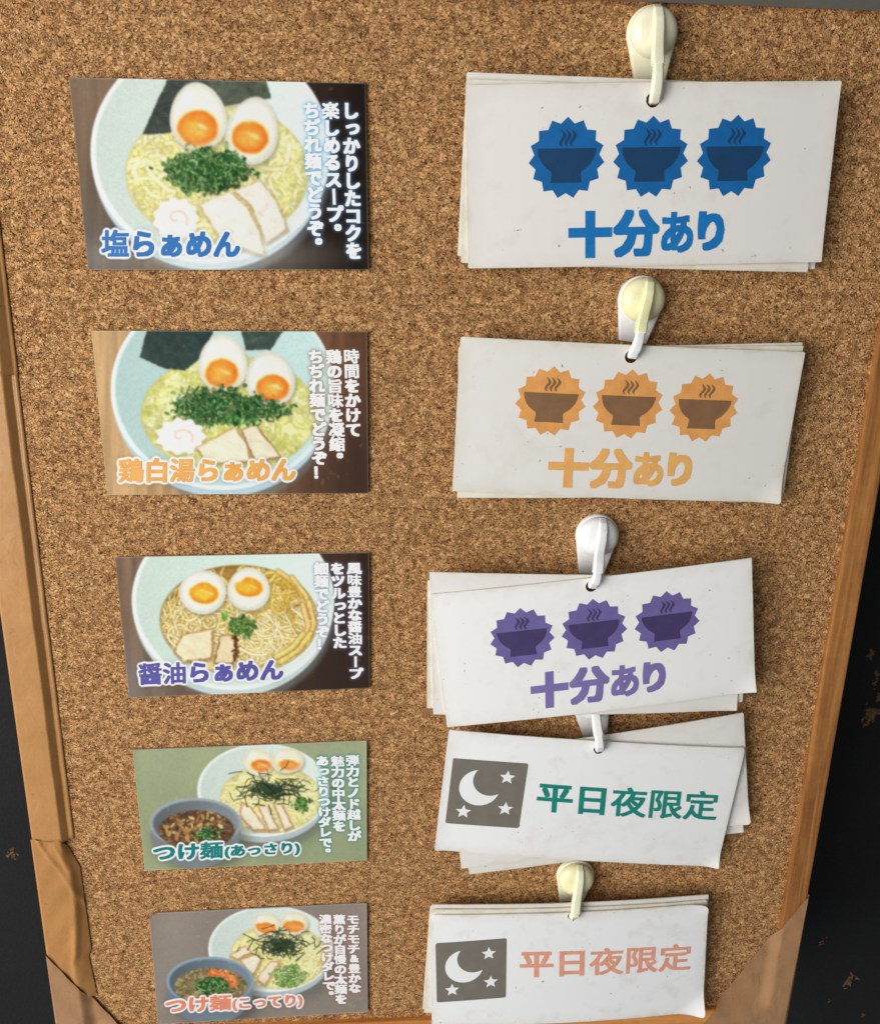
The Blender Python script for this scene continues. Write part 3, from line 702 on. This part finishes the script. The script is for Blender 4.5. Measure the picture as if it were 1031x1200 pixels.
def tsuke(c, bgc, big, noodle, eggs, shred, meats, greens, small, broth, rimc, bits, extra):
    c.c[:] = bgc; c.c *= (.93 + .13 * fbm(c.X / 160, c.Y / 160, c.seed))[..., None]
    c.shade(1.06, np.clip(1 - c.Y / 400, 0, 1)); c.mix(np.array(bgc) * .62, c.m(c.sd_ell(big[0] + 30, big[1] + 50, big[2], big[3] * .92), 50) * .6)
    k = c.bowl(big, noodle, (208, 220, 211), (230, 237, 231), (232, 224, 160), (176, 188, 188), 9)
    c.noodles(k, (noodle[0] - noodle[2], noodle[1] - noodle[3] * .55, noodle[0] + noodle[2], noodle[1] + noodle[3]), 170, YEL, 6, 120, (206, 192, 110), None, .7)
    c.grit(k, .15, 9); c.glints(k, 110, (noodle[0] - noodle[2], noodle[1] - noodle[3], noodle[0] + noodle[2], noodle[1] + noodle[3]), 2.6)
    for e, y in eggs: c.egg(e, y, (244, 234, 204), (244, 128, 52))
    for m in meats: c.meat(m, (242, 226, 202), (184, 126, 80))
    for g in greens: c.pile(g[0], g[1], g[2], g[3], g[4] * 2, g[5] + 1, g[6] if g[6] is not GREENS else None, (70, 96, 46))
    for i in range(230):
        a = c.r.uniform(0, 6.28); q = abs(c.r.normal(0, .5)); x, y = shred[0] + shred[2] * q * math.cos(a), shred[1] + shred[3] * q * math.sin(a); b = c.r.uniform(0, 3.14); L = c.r.uniform(14, 34)
        c.stroke([(x - L * math.cos(b), y - L * .7 * math.sin(b)), (x + 4 * c.r.normal(), y + 4 * c.r.normal()), (x + L * math.cos(b), y + L * .7 * math.sin(b))], 2.2, np.array((48, 62, 42)) + c.r.normal(0, 14), .9, None, None, 1.6)
    # dipping bowl
    c.mix(np.array(bgc) * .5, c.m(c.sd_ell(small[0] + 26, small[1] + 70, small[2], small[3] * 1.15), 40) * .7)
    c.mix(np.array(rimc) * .78, c.m(c.sd_ell(small[0], small[1] + 44, small[2] * .98, small[3] * 1.32), 5))
    c.mix(rimc, c.m(c.sd_ell(*small), 3)); d = c.sd_ell(small[0] + 2, small[1] + 3, small[2] - 11, small[3] - 8); c.mix(np.array(rimc) * .72, c.m(d, 5))
    c.shade(.8 + .4 * np.clip((c.X - small[0] + small[2]) / (2 * small[2]), 0, 1), c.m(d, 5))
    kb = c.m(c.sd_ell(*broth[0]), 4); c.mix(broth[1], kb); n = fbm(c.X / 20, c.Y / 14, c.seed + 8); c.mix(broth[2], kb * np.clip((n - .5) * 4, 0, .85)); n = fbm(c.X / 9, c.Y / 7, c.seed + 18); c.mix(np.array(broth[1]) * .5, kb * np.clip((n - .56) * 4, 0, .7))
    for g in bits: c.bits(*g[:7], 0, kb)
    c.glints(kb, 60, (broth[0][0] - broth[0][2], broth[0][1] - broth[0][3], broth[0][0] + broth[0][2], broth[0][1] + broth[0][3]), 2.6, (240, 224, 180))
    for g in extra: c.pile(g[0], g[1], g[2], g[3], g[4] * 2, g[5] + 1)
def paint4(c):
    tsuke(c, (146, 155, 120), (562, 226, 265, 188), (592, 262, 205, 138), [((543, 115, 60, 54, .2, 0), (556, 129, 40, 23)), ((660, 108, 66, 50, -.1, 0), (668, 126, 42, 20))],
          (595, 225, 150, 62), [[(470, 268), (515, 292), (580, 388), (520, 390), (468, 330)], [(535, 285), (580, 292), (628, 386), (584, 390)], [(600, 280), (640, 282), (684, 370), (645, 390), (622, 330)]],
          [(725, 285, 38, 24, 90, 6, GREENS)], (290, 360, 184, 102), ((295, 388, 152, 80), (92, 66, 48), (150, 108, 62)), (152, 162, 168),
          [(290, 375, 120, 55, 46, 11, [(186, 148, 88), (206, 172, 112), (160, 116, 66)])], [(335, 402, 52, 26, 130, 6, GREENS)])
def paint5(c):
    tsuke(c, (134, 124, 114), (562, 246, 270, 187), (595, 278, 208, 142), [((545, 145, 60, 52, .2, 0), (541, 156, 40, 22)), ((662, 136, 60, 50, -.1, 0), (660, 149, 43, 24))],
          (605, 232, 155, 66), [[(378, 278), (448, 232), (482, 262), (420, 292)], [(425, 292), (492, 268), (526, 284), (486, 368), (470, 350)], [(495, 378), (558, 300), (608, 298), (535, 404)]],
          [(640, 362, 66, 46, 130, 8, [(150, 196, 96), (190, 216, 140), (226, 232, 190), (104, 158, 70)])], (300, 386, 188, 106), ((302, 408, 156, 80), (128, 112, 74), (176, 158, 112)), (140, 158, 172),
          [(345, 355, 45, 14, 18, 10, [(226, 112, 54), (236, 134, 70)]), (385, 385, 30, 24, 16, 9, [(226, 112, 54), (232, 150, 90)])], [(310, 405, 62, 32, 170, 7, GREENS)])

menu_card('largest menu card with dark right side, blue lettered salt ramen and two big eggs', [(81, 91), (428.3, 97.7), (432, 316), (104, 316)], (70, 80, 2.713),
          [('塩らぁめん', (119, 301), (281, 301.5), (119, 269))],
          [('しっかりしたコクを', (410.5, 119.5), (415, 304), 9, 19), ('楽しめるスープ。', (387, 119.5), (393.5, 281), 8, 19), ('ちぢれ麺でどうぞ。', (365, 119.5), (371, 297), 9, 19)], (28, 104, 172), (74, 146, 212), .6, paint1, 11)
menu_card('menu card on pale wood with orange lettering, a fish cake slice and two eggs', [(107.5, 387.5), (430, 388.6), (431.6, 578), (126.5, 579.7)], (100, 375, 2.946),
          [('鶏白湯らぁめん', (139, 566), (346, 564.5), (139, 537))],
          [('時間をかけて', (411.5, 409), (414.5, 512), 6, 17.5), ('鶏の旨味を凝縮。', (391, 409.5), (396, 546), 8, 17.5), ('ちぢれ麺でどうぞ！', (370, 409.5), (375.5, 562), 9, 17.5)], (236, 160, 76), (120, 84, 62), .55, paint2, 12)
menu_card('menu card with purple lettering and yellow noodles in brown soy broth', [(135.2, 653), (432.3, 647.4), (433.2, 806), (151.7, 817.5)], (125, 640, 3.222),
          [('醤油らぁめん', (163, 803), (332, 797), (162, 777.5))],
          [('風味豊かな醤油スープ', (415, 659), (417, 796), 10, 16), ('をツルっとした', (395.5, 659), (398.5, 760), 7, 16), ('細麺でどうぞ！', (376.5, 659), (379, 762), 7, 16)], (84, 80, 152), (120, 128, 170), .6, paint3, 13)
menu_card('olive green menu card with teal lettering, noodle bowl and small dipping bowl', [(156, 879), (429.6, 867.9), (430, 1007.8), (170, 1020)], (145, 860, 3.437),
          [('つけ麺', (180, 1009.5), (261.5, 1005.5), (179.5, 989.5)), ('(あっさり)', (263.5, 1006.5), (351.5, 1002), (263, 991))],
          [('弾力とノド越しが', (413, 884.5), (415.5, 986), 8, 15), ('魅力の中太麺を', (395.5, 885.5), (398, 974.5), 7, 15), ('あっさりつけダレで。', (377.5, 885.5), (382.5, 1005), 10, 14.5)], (8, 118, 116), (44, 128, 128), .7, paint4, 14)
menu_card('grey brown menu card with salmon lettering and blue rimmed dipping bowl', [(175.3, 1070.8), (429.8, 1058.6), (431, 1185.4), (185.4, 1200)], (165, 1045, 3.682),
          [('つけ麺', (194.5, 1188), (271, 1183.5), (194, 1169.5)), ('(こってり)', (272.5, 1185), (354.5, 1180.5), (272, 1169.5))],
          [('モチモチ&豊かな', (413.5, 1071.5), (416, 1163.5), 8, 14), ('薫りが自慢の太麺を', (397.5, 1071.5), (400, 1176.5), 9, 14), ('濃密なつけダレで。', (381, 1071.5), (386.5, 1171.5), 9, 14)], (226, 128, 98), (150, 90, 70), .55, paint5, 15, 3.2)

# ------------------------------------------------------------------ hanging white cards
def pin(pt, poly):
    x, y = pt; r = False
    for i in range(len(poly)):
        (x1, y1), (x2, y2) = poly[i], poly[i - 1]
        if (y1 > y) != (y2 > y) and x < (x2 - x1) * (y - y1) / (y2 - y1) + x1: r = not r
    return r

def sheet(name, quad, pl, m, parent, hole=None, hole_r=2.25, radius=.5, thick=.42, bends=(), wave=.15, radii=None):
    q = np.array([pl.at2(*p) for p in quad])               # TL TR BR BL
    out = []
    for i in range(4):
        a, b, c = q[i - 1], q[i], q[(i + 1) % 4]; r = radii[i] if radii else radius
        d1, d2 = (a - b) / np.linalg.norm(a - b), (c - b) / np.linalg.norm(c - b)
        s, e = b + d1 * r, b + d2 * r
        for k in range(7): t = k / 6; out.append((1 - t) ** 2 * s + 2 * t * (1 - t) * (b + .0 * d1) + t * t * e)
        for k in range(1, 40):
            t = k / 40; nx = q[(i + 1) % 4]; r2 = radii[(i + 1) % 4] if radii else radius
            nd = (b - nx) / np.linalg.norm(b - nx); out.append(e + (nx + nd * r2 - e) * t)
    out = [np.array(o) for o in out]; n = len(out); qc = q.mean(0); inner = []
    for ins in (.25, .8):
        hw_ = np.linalg.norm(q[1] - q[0]) / 2; hh_ = np.linalg.norm(q[0] - q[3]) / 2
        axu = (q[1] - q[0]) / np.linalg.norm(q[1] - q[0]); axv = (q[0] - q[3]) / np.linalg.norm(q[0] - q[3])
        inner += [p - axu * ((p - qc) @ axu) / hw_ * ins - axv * ((p - qc) @ axv) / hh_ * ins for p in out]
    pts = list(out); edges = [(i, (i + 1) % n) for i in range(n)]; hp = []
    if hole is not None:
        hc = pl.at2(*hole); h0 = len(pts)
        hp = [hc + hole_r * np.array([math.cos(a), math.sin(a)]) for a in np.linspace(0, 2 * math.pi, 28, endpoint=False)]
        pts += hp; edges += [(h0 + i, h0 + (i + 1) % 28) for i in range(28)]
    pts += [p for p in inner if pin(p, out)]
    for i in range(1, 46):
        for j in range(1, 24):
            u, v = i / 46, j / 24
            p = (1 - u) * (1 - v) * q[0] + u * (1 - v) * q[1] + u * v * q[2] + (1 - u) * v * q[3]
            if hole is not None and np.linalg.norm(p - hc) < hole_r * 1.25: continue
            if not pin(p, out): continue
            pts.append(p)
    vv, _, ff, ov, _, _ = delaunay_2d_cdt([Vector(p) for p in pts], edges, [], 0, 1e-5)
    vv = np.array([v[:] for v in vv]); tris = []
    for f in ff:
        c = vv[list(f)].mean(0)
        if not pin(c, out) or (hp and pin(c, hp)): continue
        tris.append(f)
    # distance to the edges and bending
    ed = np.full(len(vv), 1e9)
    for i in range(4):
        a, b = q[i], q[(i + 1) % 4]; e = b - a; t = np.clip(((vv - a) @ e) / (e @ e), 0, 1); ed = np.minimum(ed, np.linalg.norm(vv - a - t[:, None] * e, axis=1))
    off = np.zeros(len(vv))
    for ci, reach, lift in bends:
        c0 = q[ci]; din = (q[(ci + 1) % 4] - c0) / np.linalg.norm(q[(ci + 1) % 4] - c0) + (q[ci - 1] - c0) / np.linalg.norm(q[ci - 1] - c0); din /= np.linalg.norm(din)
        off += lift * np.clip(1 - ((vv - c0) @ din) / reach, 0, 1) ** 2
    cen = q.mean(0); off += wave * np.sin((vv[:, 0] - cen[0]) * .045 + quad[0][0]) * np.clip((6 - ed) / 6, 0, 1)
    top = pl.to3(vv) + off[:, None] * pl.n; bot = top - thick * pl.n; N = len(vv)
    cnt = {}
    for f in tris:
        for a, b in ((f[0], f[1]), (f[1], f[2]), (f[2], f[0])): cnt[(a, b)] = 1
    F_ = [tuple(f) for f in tris] + [tuple(i + N for i in reversed(f)) for f in tris]
    nt = len(tris)
    for (a, b) in cnt:
        if (b, a) not in cnt: F_.append((b, a, a + N, b + N))
    o = mesh(name, np.concatenate([top, bot]), F_, m, parent)
    sm = np.zeros(len(F_), bool); sm[:2 * nt] = True; o.data.polygons.foreach_set('use_smooth', sm)
    o.data.set_sharp_from_angle(angle=math.radians(40))
    at = o.data.attributes.new('edge', 'FLOAT', 'POINT'); at.data.foreach_set('value', np.concatenate([ed, ed * 0]).astype(np.float32))
    return o

def fan(poly):
    """triangulate a simple 2D polygon (list of points)"""
    if len(poly) < 60:
        fine = []
        for i, p in enumerate(poly):
            q = poly[(i + 1) % len(poly)]; k = max(1, int(math.hypot(q[0] - p[0], q[1] - p[1]) / .2)); fine += [(p[0] + (q[0] - p[0]) * j / k, p[1] + (q[1] - p[1]) * j / k) for j in range(k)]
        poly = fine
    a = np.array(poly); mn, mx = a.min(0), a.max(0)
    gr = [(x, y) for x in np.arange(mn[0] + .07, mx[0], .14) for y in np.arange(mn[1] + .07, mx[1], .14) if pin((x, y), poly)] if max(mx - mn) > .6 else []
    r = delaunay_2d_cdt([Vector(p) for p in list(poly) + gr], [], [list(range(len(poly)))], 1, 1e-6)
    return np.array([v[:] for v in r[0]]), np.array([list(f) for f in r[2] if len(f) == 3])

def decal(name, polys, pl, c, ex, ey, m, parent, off):
    V, Fs, n = [], [], 0
    for p in polys:
        v, f = fan(p); V.append(c + v[:, :1] * ex + v[:, 1:] * ey); Fs.append(f + n); n += len(v)
    return mesh(name, pl.to3(np.concatenate(V)) + off * pl.n, np.concatenate(Fs), m, parent, True)

BADGE = [(r * math.sin(a), r * math.cos(a)) for k in range(30) for a, r in [(k * math.pi / 15, 1.0 if k % 2 == 0 else .855)]]
def bowl_poly():
    side = [(.77 * math.cos(a) * 1.0, .245 - .66 * math.sin(a)) for a in np.linspace(0, 1.28, 16)]
    side = [(x, y) for x, y in side if x > .385 and y > -.385]
    r = [(.77, .245)] + side[1:] + [(.385, -.385), (.415, -.60)]
    return r + [(-x, y) for x, y in reversed(r)]
def steam_polys():
    out = []
    for x0 in (-.115, .022, .16):
        c = [(x0 + .055 * math.sin((t - .08) * 6.4) - .01 + .02 * (t - .5), .69 - .40 * t, .040 * math.sin(math.pi * min(.97, max(.03, t))) ** .7 + .006) for t in np.linspace(0, 1, 17)]
        out.append([(x + w, y) for x, y, w in c] + [(x - w, y) for x, y, w in reversed(c)])
    return out
STAR = [(r * math.sin(a), r * math.cos(a)) for k in range(10) for a, r in [(k * math.pi / 5, 1.0 if k % 2 == 0 else .45)]]
def moon():
    c1, r1, c2, r2 = np.array([0., 0.]), 1.0, np.array([.50, .45]), .86
    d = np.linalg.norm(c2 - c1); a = (r1 ** 2 - r2 ** 2 + d * d) / (2 * d); h = math.sqrt(r1 ** 2 - a * a); e = (c2 - c1) / d; nrm = np.array([-e[1], e[0]])
    t1, t2 = c1 + a * e + h * nrm, c1 + a * e - h * nrm
    A1, A2 = math.atan2(t1[1], t1[0]), math.atan2(t2[1], t2[0]) + 2 * math.pi
    o = [(math.cos(x), math.sin(x)) for x in np.linspace(A1, A2, 60)]
    B1, B2 = math.atan2(*(t2 - c2)[::-1]), math.atan2(*(t1 - c2)[::-1])
    if B1 < B2: B1 += 2 * math.pi
    if B1 - B2 > math.pi * 1.2: B1, B2 = B1, B2
    i = [(c2[0] + r2 * math.cos(x), c2[1] + r2 * math.sin(x)) for x in np.linspace(B1, B2, 40)]
    return o + i[1:-1]
def rrect(w, h, r):
    o = []
    for cx, cy, a0 in ((w - r, h - r, 0), (-w + r, h - r, 90), (-w + r, -h + r, 180), (w - r, -h + r, 270)):
        for k in range(7): a = math.radians(a0 + k * 15); o.append((cx + r * math.cos(a), cy + r * math.sin(a)))
    return o

def card_plane(quad, z_top, lean):
    ys = [U(*p, z_top)[1] for p in quad]; 
    pl = Plane(z_top, max(ys[:2]), lean); q = np.array([pl.at2(*p) for p in quad]); pl.ca = q[:, 0].mean(); pl.hw = np.ptp(q[:, 0]) / 2
    pl.kap = 1.8; return pl

LEAN = .045
def front_card(label, quad, z, hole, m, bends, radii=None, lean=None):
    lean = LEAN if lean is None else lean
    pl = card_plane(quad, z, lean); q = np.array([pl.at(*p) for p in quad]); org = q.mean(0); org[1] = q[:, 1].min()
    t = thing('stock_card', label, 'card', org, 'front cards of the hanging stacks')
    sheet('card_sheet', quad, pl, m, t, hole, bends=bends, radii=radii)
    a = q[1] - q[0] + q[2] - q[3]; ax = np.array([a @ pl.e1, a @ pl.e2]); ax /= np.linalg.norm(ax)
    return t, pl, ax, np.array([-ax[1], ax[0]])

def back_card(label, quad, z, hole, m, bends=(), radii=None, lean=None):
    lean = LEAN if lean is None else lean
    pl = card_plane(quad, z, lean); q = np.array([pl.at(*p) for p in quad]); org = q.mean(0); org[1] = q[:, 1].min()
    t = thing('stock_card', label, 'card', org, 'cards hanging behind the front cards')
    sheet('card_sheet', quad, pl, m, t, hole, bends=bends, radii=radii); return t

def stock(label, quad, z, hole, m, bends, cens, text, col, dark, radii=None):
    t, pl, ax, ay = front_card(label, quad, z, hole, m, bends, radii)
    mi, md = mat_ink('badge_ink', col), mat_ink('bowl_ink', dark)
    for cx, cy, r in cens:
        R = np.linalg.norm(pl.at2(cx + r, cy) - pl.at2(cx - r, cy)) / 2; c = pl.at2(cx, cy)
        b = decal('bowl_badge', [BADGE], pl, c, ax * R, ay * R, mi, t, .07)
        decal('bowl_symbol', [bowl_poly()], pl, c, ax * R, ay * R, md, b, .10)
        decal('steam_symbol', steam_polys(), pl, c, ax * R, ay * R, md, b, .10)
    ink = Ink(); lb, rb, lt = (np.array(p, float) for p in text[1:4])
    for ch, (x0, x1, y0, y1) in zip(text[0], ((0, .278, 0, .99), (.286, .583, 0, 1), (.594, .80, .07, .93), (.83, 1, .10, .93))):
        f = lambda x, y: lb + (rb - lb) * x + (lt - lb) * y
        ink.line(pl, ch, f(x0, y0), f(x1, y0), f(x0, y1), *{'十': (.078, .072), '分': (.050, .046), 'あ': (.040, .036)}.get(ch, (.056, .052)))
    ink_mesh('lettering', ink, pl, mat_ink('card_lettering', text[4]), t, .07)

def night(label, quad, z, hole, m, bends, em, text, radii=None):
    t, pl, ax, ay = front_card(label, quad, z, hole, m, bends, radii)
    e = np.array([pl.at2(*p) for p in em]); c = e.mean(0); ex = (e[1] - e[0] + e[2] - e[3]) / 4; ey = (e[0] - e[3] + e[1] - e[2]) / 4
    w = 1.0; mg = mat_ink('emblem_ink', (112, 106, 96), .05)
    b = decal('night_emblem', [rrect(1, 1, .06)], pl, c, ex, ey, mg, t, .07)
    wl = mat_ink('paper_white', (226, 226, 226), .015)
    decal('moon_symbol', [moon()], pl, c + ex * -.20 + ey * .17, ex * .54, ey * .54, wl, b, .10)
    for sx, sy in ((.50, .54), (.56, -.42), (-.55, -.60)): decal('star_symbol', [STAR], pl, c + ex * sx + ey * sy, ex * .215, ey * .215, wl, b, .10)
    ink = Ink(); ink.line(pl, text[0], text[1], text[2], text[3], .030, .024)
    ink_mesh('lettering', ink, pl, mat_ink('card_lettering', text[4]), t, .07)

MC = [mat_card('white_card', (219, 215, 210)), mat_card('grubby_white_card', (216, 213, 207), 1.3), mat_card('clean_white_card', (228, 227, 225), .8), mat_card('bright_white_card', (228, 228, 227), .9), mat_card('scuffed_white_card', (242, 241, 243), 1.1), mat_card('aged_white_card', (224, 217, 203), 1.4)]
# stack 1, blue
H1, H2, H3, H4, H5 = (765, 117), (739.5, 418), (693, 687), (702, 878), (671, 1073)
back_card('second card behind the blue badge card, edge showing at its left and foot', [(546, 92.5), (972, 108), (945.5, 319), (540, 308)], 8.6, H1, MC[5])
back_card('white card rearmost behind the blue badge card, highest at its upper left corner', [(546.8, 84.5), (977, 103), (954, 315.5), (536, 300)], 7.7, H1, MC[0])
stock('white card with three blue bowl badges hanging from the top cream hook', [(545.4, 99.3), (985, 95), (961, 307), (548.5, 314.5)], 9.6, H1, MC[0], [(2, 9, .5), (1, 8, .3)],
      [(663.7, 185.6, 44.5), (762.3, 184.3, 44), (860, 183.3, 43.5)], ('十分あり', (665.8, 303), (848, 299), (665.5, 247), (18, 108, 172)), (14, 92, 152), (20, 58, 94))
# stack 2, orange
back_card('white card second from the front behind the orange badge card, showing along its foot', [(537, 407), (941, 405), (918, 578), (535.5, 583.3)], 8.6, H2, MC[5])
back_card('white card rearmost behind the orange badge card, raised at its upper right corner', [(538, 408), (940, 401.3), (917, 574), (536.5, 581.0)], 7.8, H2, MC[1])
stock('grubby white card with three orange bowl badges, lower right corner curling', [(539.5, 394.5), (943, 412.5), (911, 588.5), (530, 575.5)], 9.6, H2, MC[1], [(2, 9, 2.4), (0, 6, -.3)],
      [(644.9, 470.6, 41.4), (735.5, 474.1, 41), (824.5, 478.4, 40)], ('十分あり', (641, 571), (809, 574.5), (643, 524), (228, 162, 92)), (214, 148, 82), (124, 92, 64), [1.2, .8, 1.2, .5])
# stack 3, purple: its foot rests on the hook below
LEAN = -.004
back_card('second white card behind the purple badge card, hanging level with straight top edge', [(503, 670.5), (878, 673), (862, 831.8), (507.5, 837.5)], 10.4, H3, MC[0], [(2, 7, .8)])
back_card('white card rearmost behind the purple badge card, furthest left of its stack', [(500.5, 680), (878, 671), (869.5, 822.5), (500, 829.8)], 9.7, H3, MC[5])
stock('tilted white card with three purple bowl badges hanging from the plain white hook', [(503.5, 697), (880.5, 653.8), (884.5, 809.5), (524, 852.5)], 11.3, H3, MC[2], [(2, 9, 1.5)],
      [(611.7, 747.5, 38), (696, 737.7, 38.5), (781.2, 728.7, 38)], ('十分あり', (622, 832), (780, 813.5), (621, 789), (118, 106, 160)), (104, 92, 146), (66, 54, 94))
LEAN = .045
# stack 4, teal
back_card('rearmost white card behind the teal night card, corner hanging out at lower left', [(529, 888), (868, 840), (870, 974), (550, 1025)], 7.0, H4, MC[1], [(2, 7, 1.0)])
back_card('white card tilted up to the right behind the teal lettered night card', [(524, 885), (871, 835.5), (877.5, 963), (540.5, 1018)], 7.9, H4, MC[0], [(2, 9, 2.2)], [.5, .5, 2.0, .5])
night('white night card with moon emblem and teal lettering, sloping down to the right', [(526, 855), (873, 877), (840, 1015), (509, 995)], 9.4, H4, MC[3], [(2, 6, 1.8), (3, 5, .8), (1, 5, -.6)],
      [(530.7, 888.3), (618.4, 894.5), (608.3, 970.5), (521, 964.3)], ('平日夜限定', (627.7, 950.5), (838.5, 961.5), (630, 915.5), (22, 126, 114)), [1.2, 1.5, .8, .8])
# stack 5, salmon
back_card('white card second from the front behind the salmon lettered night card, dirty along its top', [(503, 1066), (828, 1055), (815, 1181), (497, 1187)], 8.5, H5, MC[5], (), [3, 1, .6, .6])
back_card('white card rearmost behind the salmon lettered night card, showing at its upper right', [(504, 1060.5), (830, 1048.8), (818, 1180), (495, 1183)], 7.7, H5, MC[0], (), [2.5, .4, .6, .6])
night('white night card with moon emblem and salmon lettering, worn rounded corners', [(503.5, 1073), (829.5, 1059), (823, 1185), (506, 1203)], 9.5, H5, MC[4], [(2, 10, 4.6), (1, 7, 1.6), (0, 6, -.5)],
      [(510.3, 1104.9), (593.4, 1099.6), (592.7, 1168.4), (511.6, 1175)], ('平日夜限定', (608.7, 1145.5), (808.5, 1136.5), (608.5, 1113.5), (226, 150, 124)), [3.4, 3.6, 2.8, 1.0])

# ------------------------------------------------------------------ hooks
def hook(label, cen, bottom, tip, mats, zc=9.6):
    """adhesive clip hook; cen = photo pixel of the dome, tip = pixel where the arm enters the hole"""
    mp, mdm, marm, mtip = mats
    c = U(*cen, 3.0); b = U(*bottom, 1.5); tp = U(*tip, zc)
    d = b[:2] - c[:2]; L = np.linalg.norm(d); d /= L; nx = np.array([-d[1], d[0]]) * 1.0     # d points down the plate
    if nx[0] < 0: nx = -nx
    org = np.array([c[0], c[1] - 15, 0]); t = thing('adhesive_hook', label, 'hook', org, 'plastic hooks holding the card stacks')
    def pt(x, y, z): q = c[:2] + nx * x - d * y; return (q[0], q[1], z)
    # plate: round head, straight sides to a flat foot
    r = 8.0; hw = 4.9; foot = -L
    al = math.atan2(-foot, hw); 
    hd = [(r * math.cos(a), r * math.sin(a)) for a in np.linspace(-.38, math.pi + .38, 40)]
    prof = hd + [(-hw, foot), (hw, foot)]
    def layer(s, z): return [pt(x * s, (y if y < -9 else y * s), z) for x, y in prof]
    n = len(prof); V = layer(1, .05) + layer(1, 1.5) + layer(.97, 1.9) + layer(.90, 2.05); Fc = []
    for k in range(3):
        for i in range(n): j = (i + 1) % n; Fc.append((k * n + i, k * n + j, (k + 1) * n + j, (k + 1) * n + i))
    V.append(pt(0, 0, 2.05)); Fc += [(3 * n + i, 3 * n + (i + 1) % n, 4 * n) for i in range(n)]
    o = mesh('base_plate', V, Fc, mp, t, True); fixn(o)
    # dome
    V, Fc = [], []; rd, hgt, na, nr = 7.5, 3.7, 48, 14
    for k in range(nr):
        a = k / (nr - 1) * math.pi / 2; rr, z = rd * math.cos(a) ** .75, 2.0 + 1.0 + hgt * math.sin(a)
        if k == 0: z = 2.0
        for i in range(na): V.append(pt(rr * math.cos(2 * math.pi * i / na), rr * math.sin(2 * math.pi * i / na), z))
    for k in range(nr - 1):
        for i in range(na): j = (i + 1) % na; Fc.append((k * na + i, k * na + j, (k + 1) * na + j, (k + 1) * na + i))
    o = mesh('dome', V, Fc, mdm, t, True); fixn(o)
    # arm: a rib over the dome running down to the tip; spine points (along-plate y, z, half width, half depth)
    tl = tp[:2] - c[:2]; tx, ty = tl @ nx, tl @ -d
    def bar(name, pts, m, bev):
        V, Fc = [], []
        pts = np.array(pts, float)
        for i, (x, y, z, w, h) in enumerate(pts):
            tg = pts[min(i + 1, len(pts) - 1), :3] - pts[max(i - 1, 0), :3]; tg /= np.linalg.norm(tg)
            side = np.array([1.0, 0, 0]) - tg[0] * tg; side /= np.linalg.norm(side); up = np.cross(side, tg)
            if up[2] < 0: up = -up
            for sx, sy in ((-1, -1), (1, -1), (1, .45), (.72, 1), (-.72, 1), (-1, .45)):
                p = np.array([x, y, z]) + side * w * sx + up * h * sy; V.append(pt(*p))
        n = len(pts)
        for i in range(n - 1):
            for j in range(6): k = (j + 1) % 6; Fc.append((i * 6 + j, i * 6 + k, (i + 1) * 6 + k, (i + 1) * 6 + j))
        Fc.append(tuple(range(6))); Fc.append(tuple(range(6 * n - 6, 6 * n)))
        o = mesh(name, V, Fc, m, t); fixn(o); bevel(o, bev, 2)
        o.data.polygons.foreach_set('use_smooth', [True] * len(o.data.polygons))
        o.data.set_sharp_from_angle(angle=math.radians(50)); return o
    ye = -10.6; fx = tx * .46
    bar('arm', [(.5, 6.9, 3.2, 1.5, .9), (.5, 5.6, 5.4, 1.6, 1.0), (.5, 3.2, 6.7, 1.7, 1.0), (.45, 0, 7.3, 1.75, 1.1), (fx * .45 + .3, -3.6, 8.0 + .2 * (zc - 9.6), 1.8, 1.4), (fx * .8 + .1, -7.4, zc - .3, 1.9, 1.5), (fx, ye, zc + 1.3, 1.95, 1.4)], marm, .18)
    bar('tip', [(fx * .94, ye + .8, zc + 1.1, 1.5, 1.1), (fx + (tx - fx) * .25, ye + (ty - ye) * .25, zc + 1.9, 1.65, 1.2), (fx + (tx - fx) * .6, ye + (ty - ye) * .58, zc + 1.9, 1.75, 1.2), (tx, ty + 2.4, zc + 1.5, 1.75, 1.15), (tx + .05, ty + .7, zc + .5, 1.7, 1.1), (tx + .05, ty + .35, zc - 1.9, 1.4, 1.0)], mtip, .3)
def fixn(o):
    bm = bmesh.new(); bm.from_mesh(o.data); bmesh.ops.recalc_face_normals(bm, faces=bm.faces); bm.to_mesh(o.data); bm.free()
hook('all cream hook with pale tip above the blue badge card', (765.5, 37.5), (761.5, 96.3), (766, 120), (M_CREAM, M_CREAM, M_CREAM, M_LCREAM))
hook('cream domed hook on a white plate with a white tip above the orange badge card', (753, 351.5), (741, 400.8), (740, 419), (M_WHITE, M_YCREAM, M_YCREAM, M_WHITE))
hook('wholly white hook with its dome in full view above the purple badge card', (700.7, 629), (693, 672), (693.5, 688), (M_WHITE, M_WHITE, M_WHITE, M_WHITE), 11.3)
hook('white hook half hidden under the purple badge card, holding the teal night card', (693, 822), (697.5, 862), (702, 879), (M_WHITE, M_WHITE, M_WHITE, M_WHITE))
hook('small looking yellowed cream hook above the salmon lettered night card', (675, 1030), (669, 1060), (670.5, 1075), (M_CREAM, M_YCREAM, M_CREAM, M_CREAM))
for o in sc.objects:
    if '_org' in o: del o['_org']
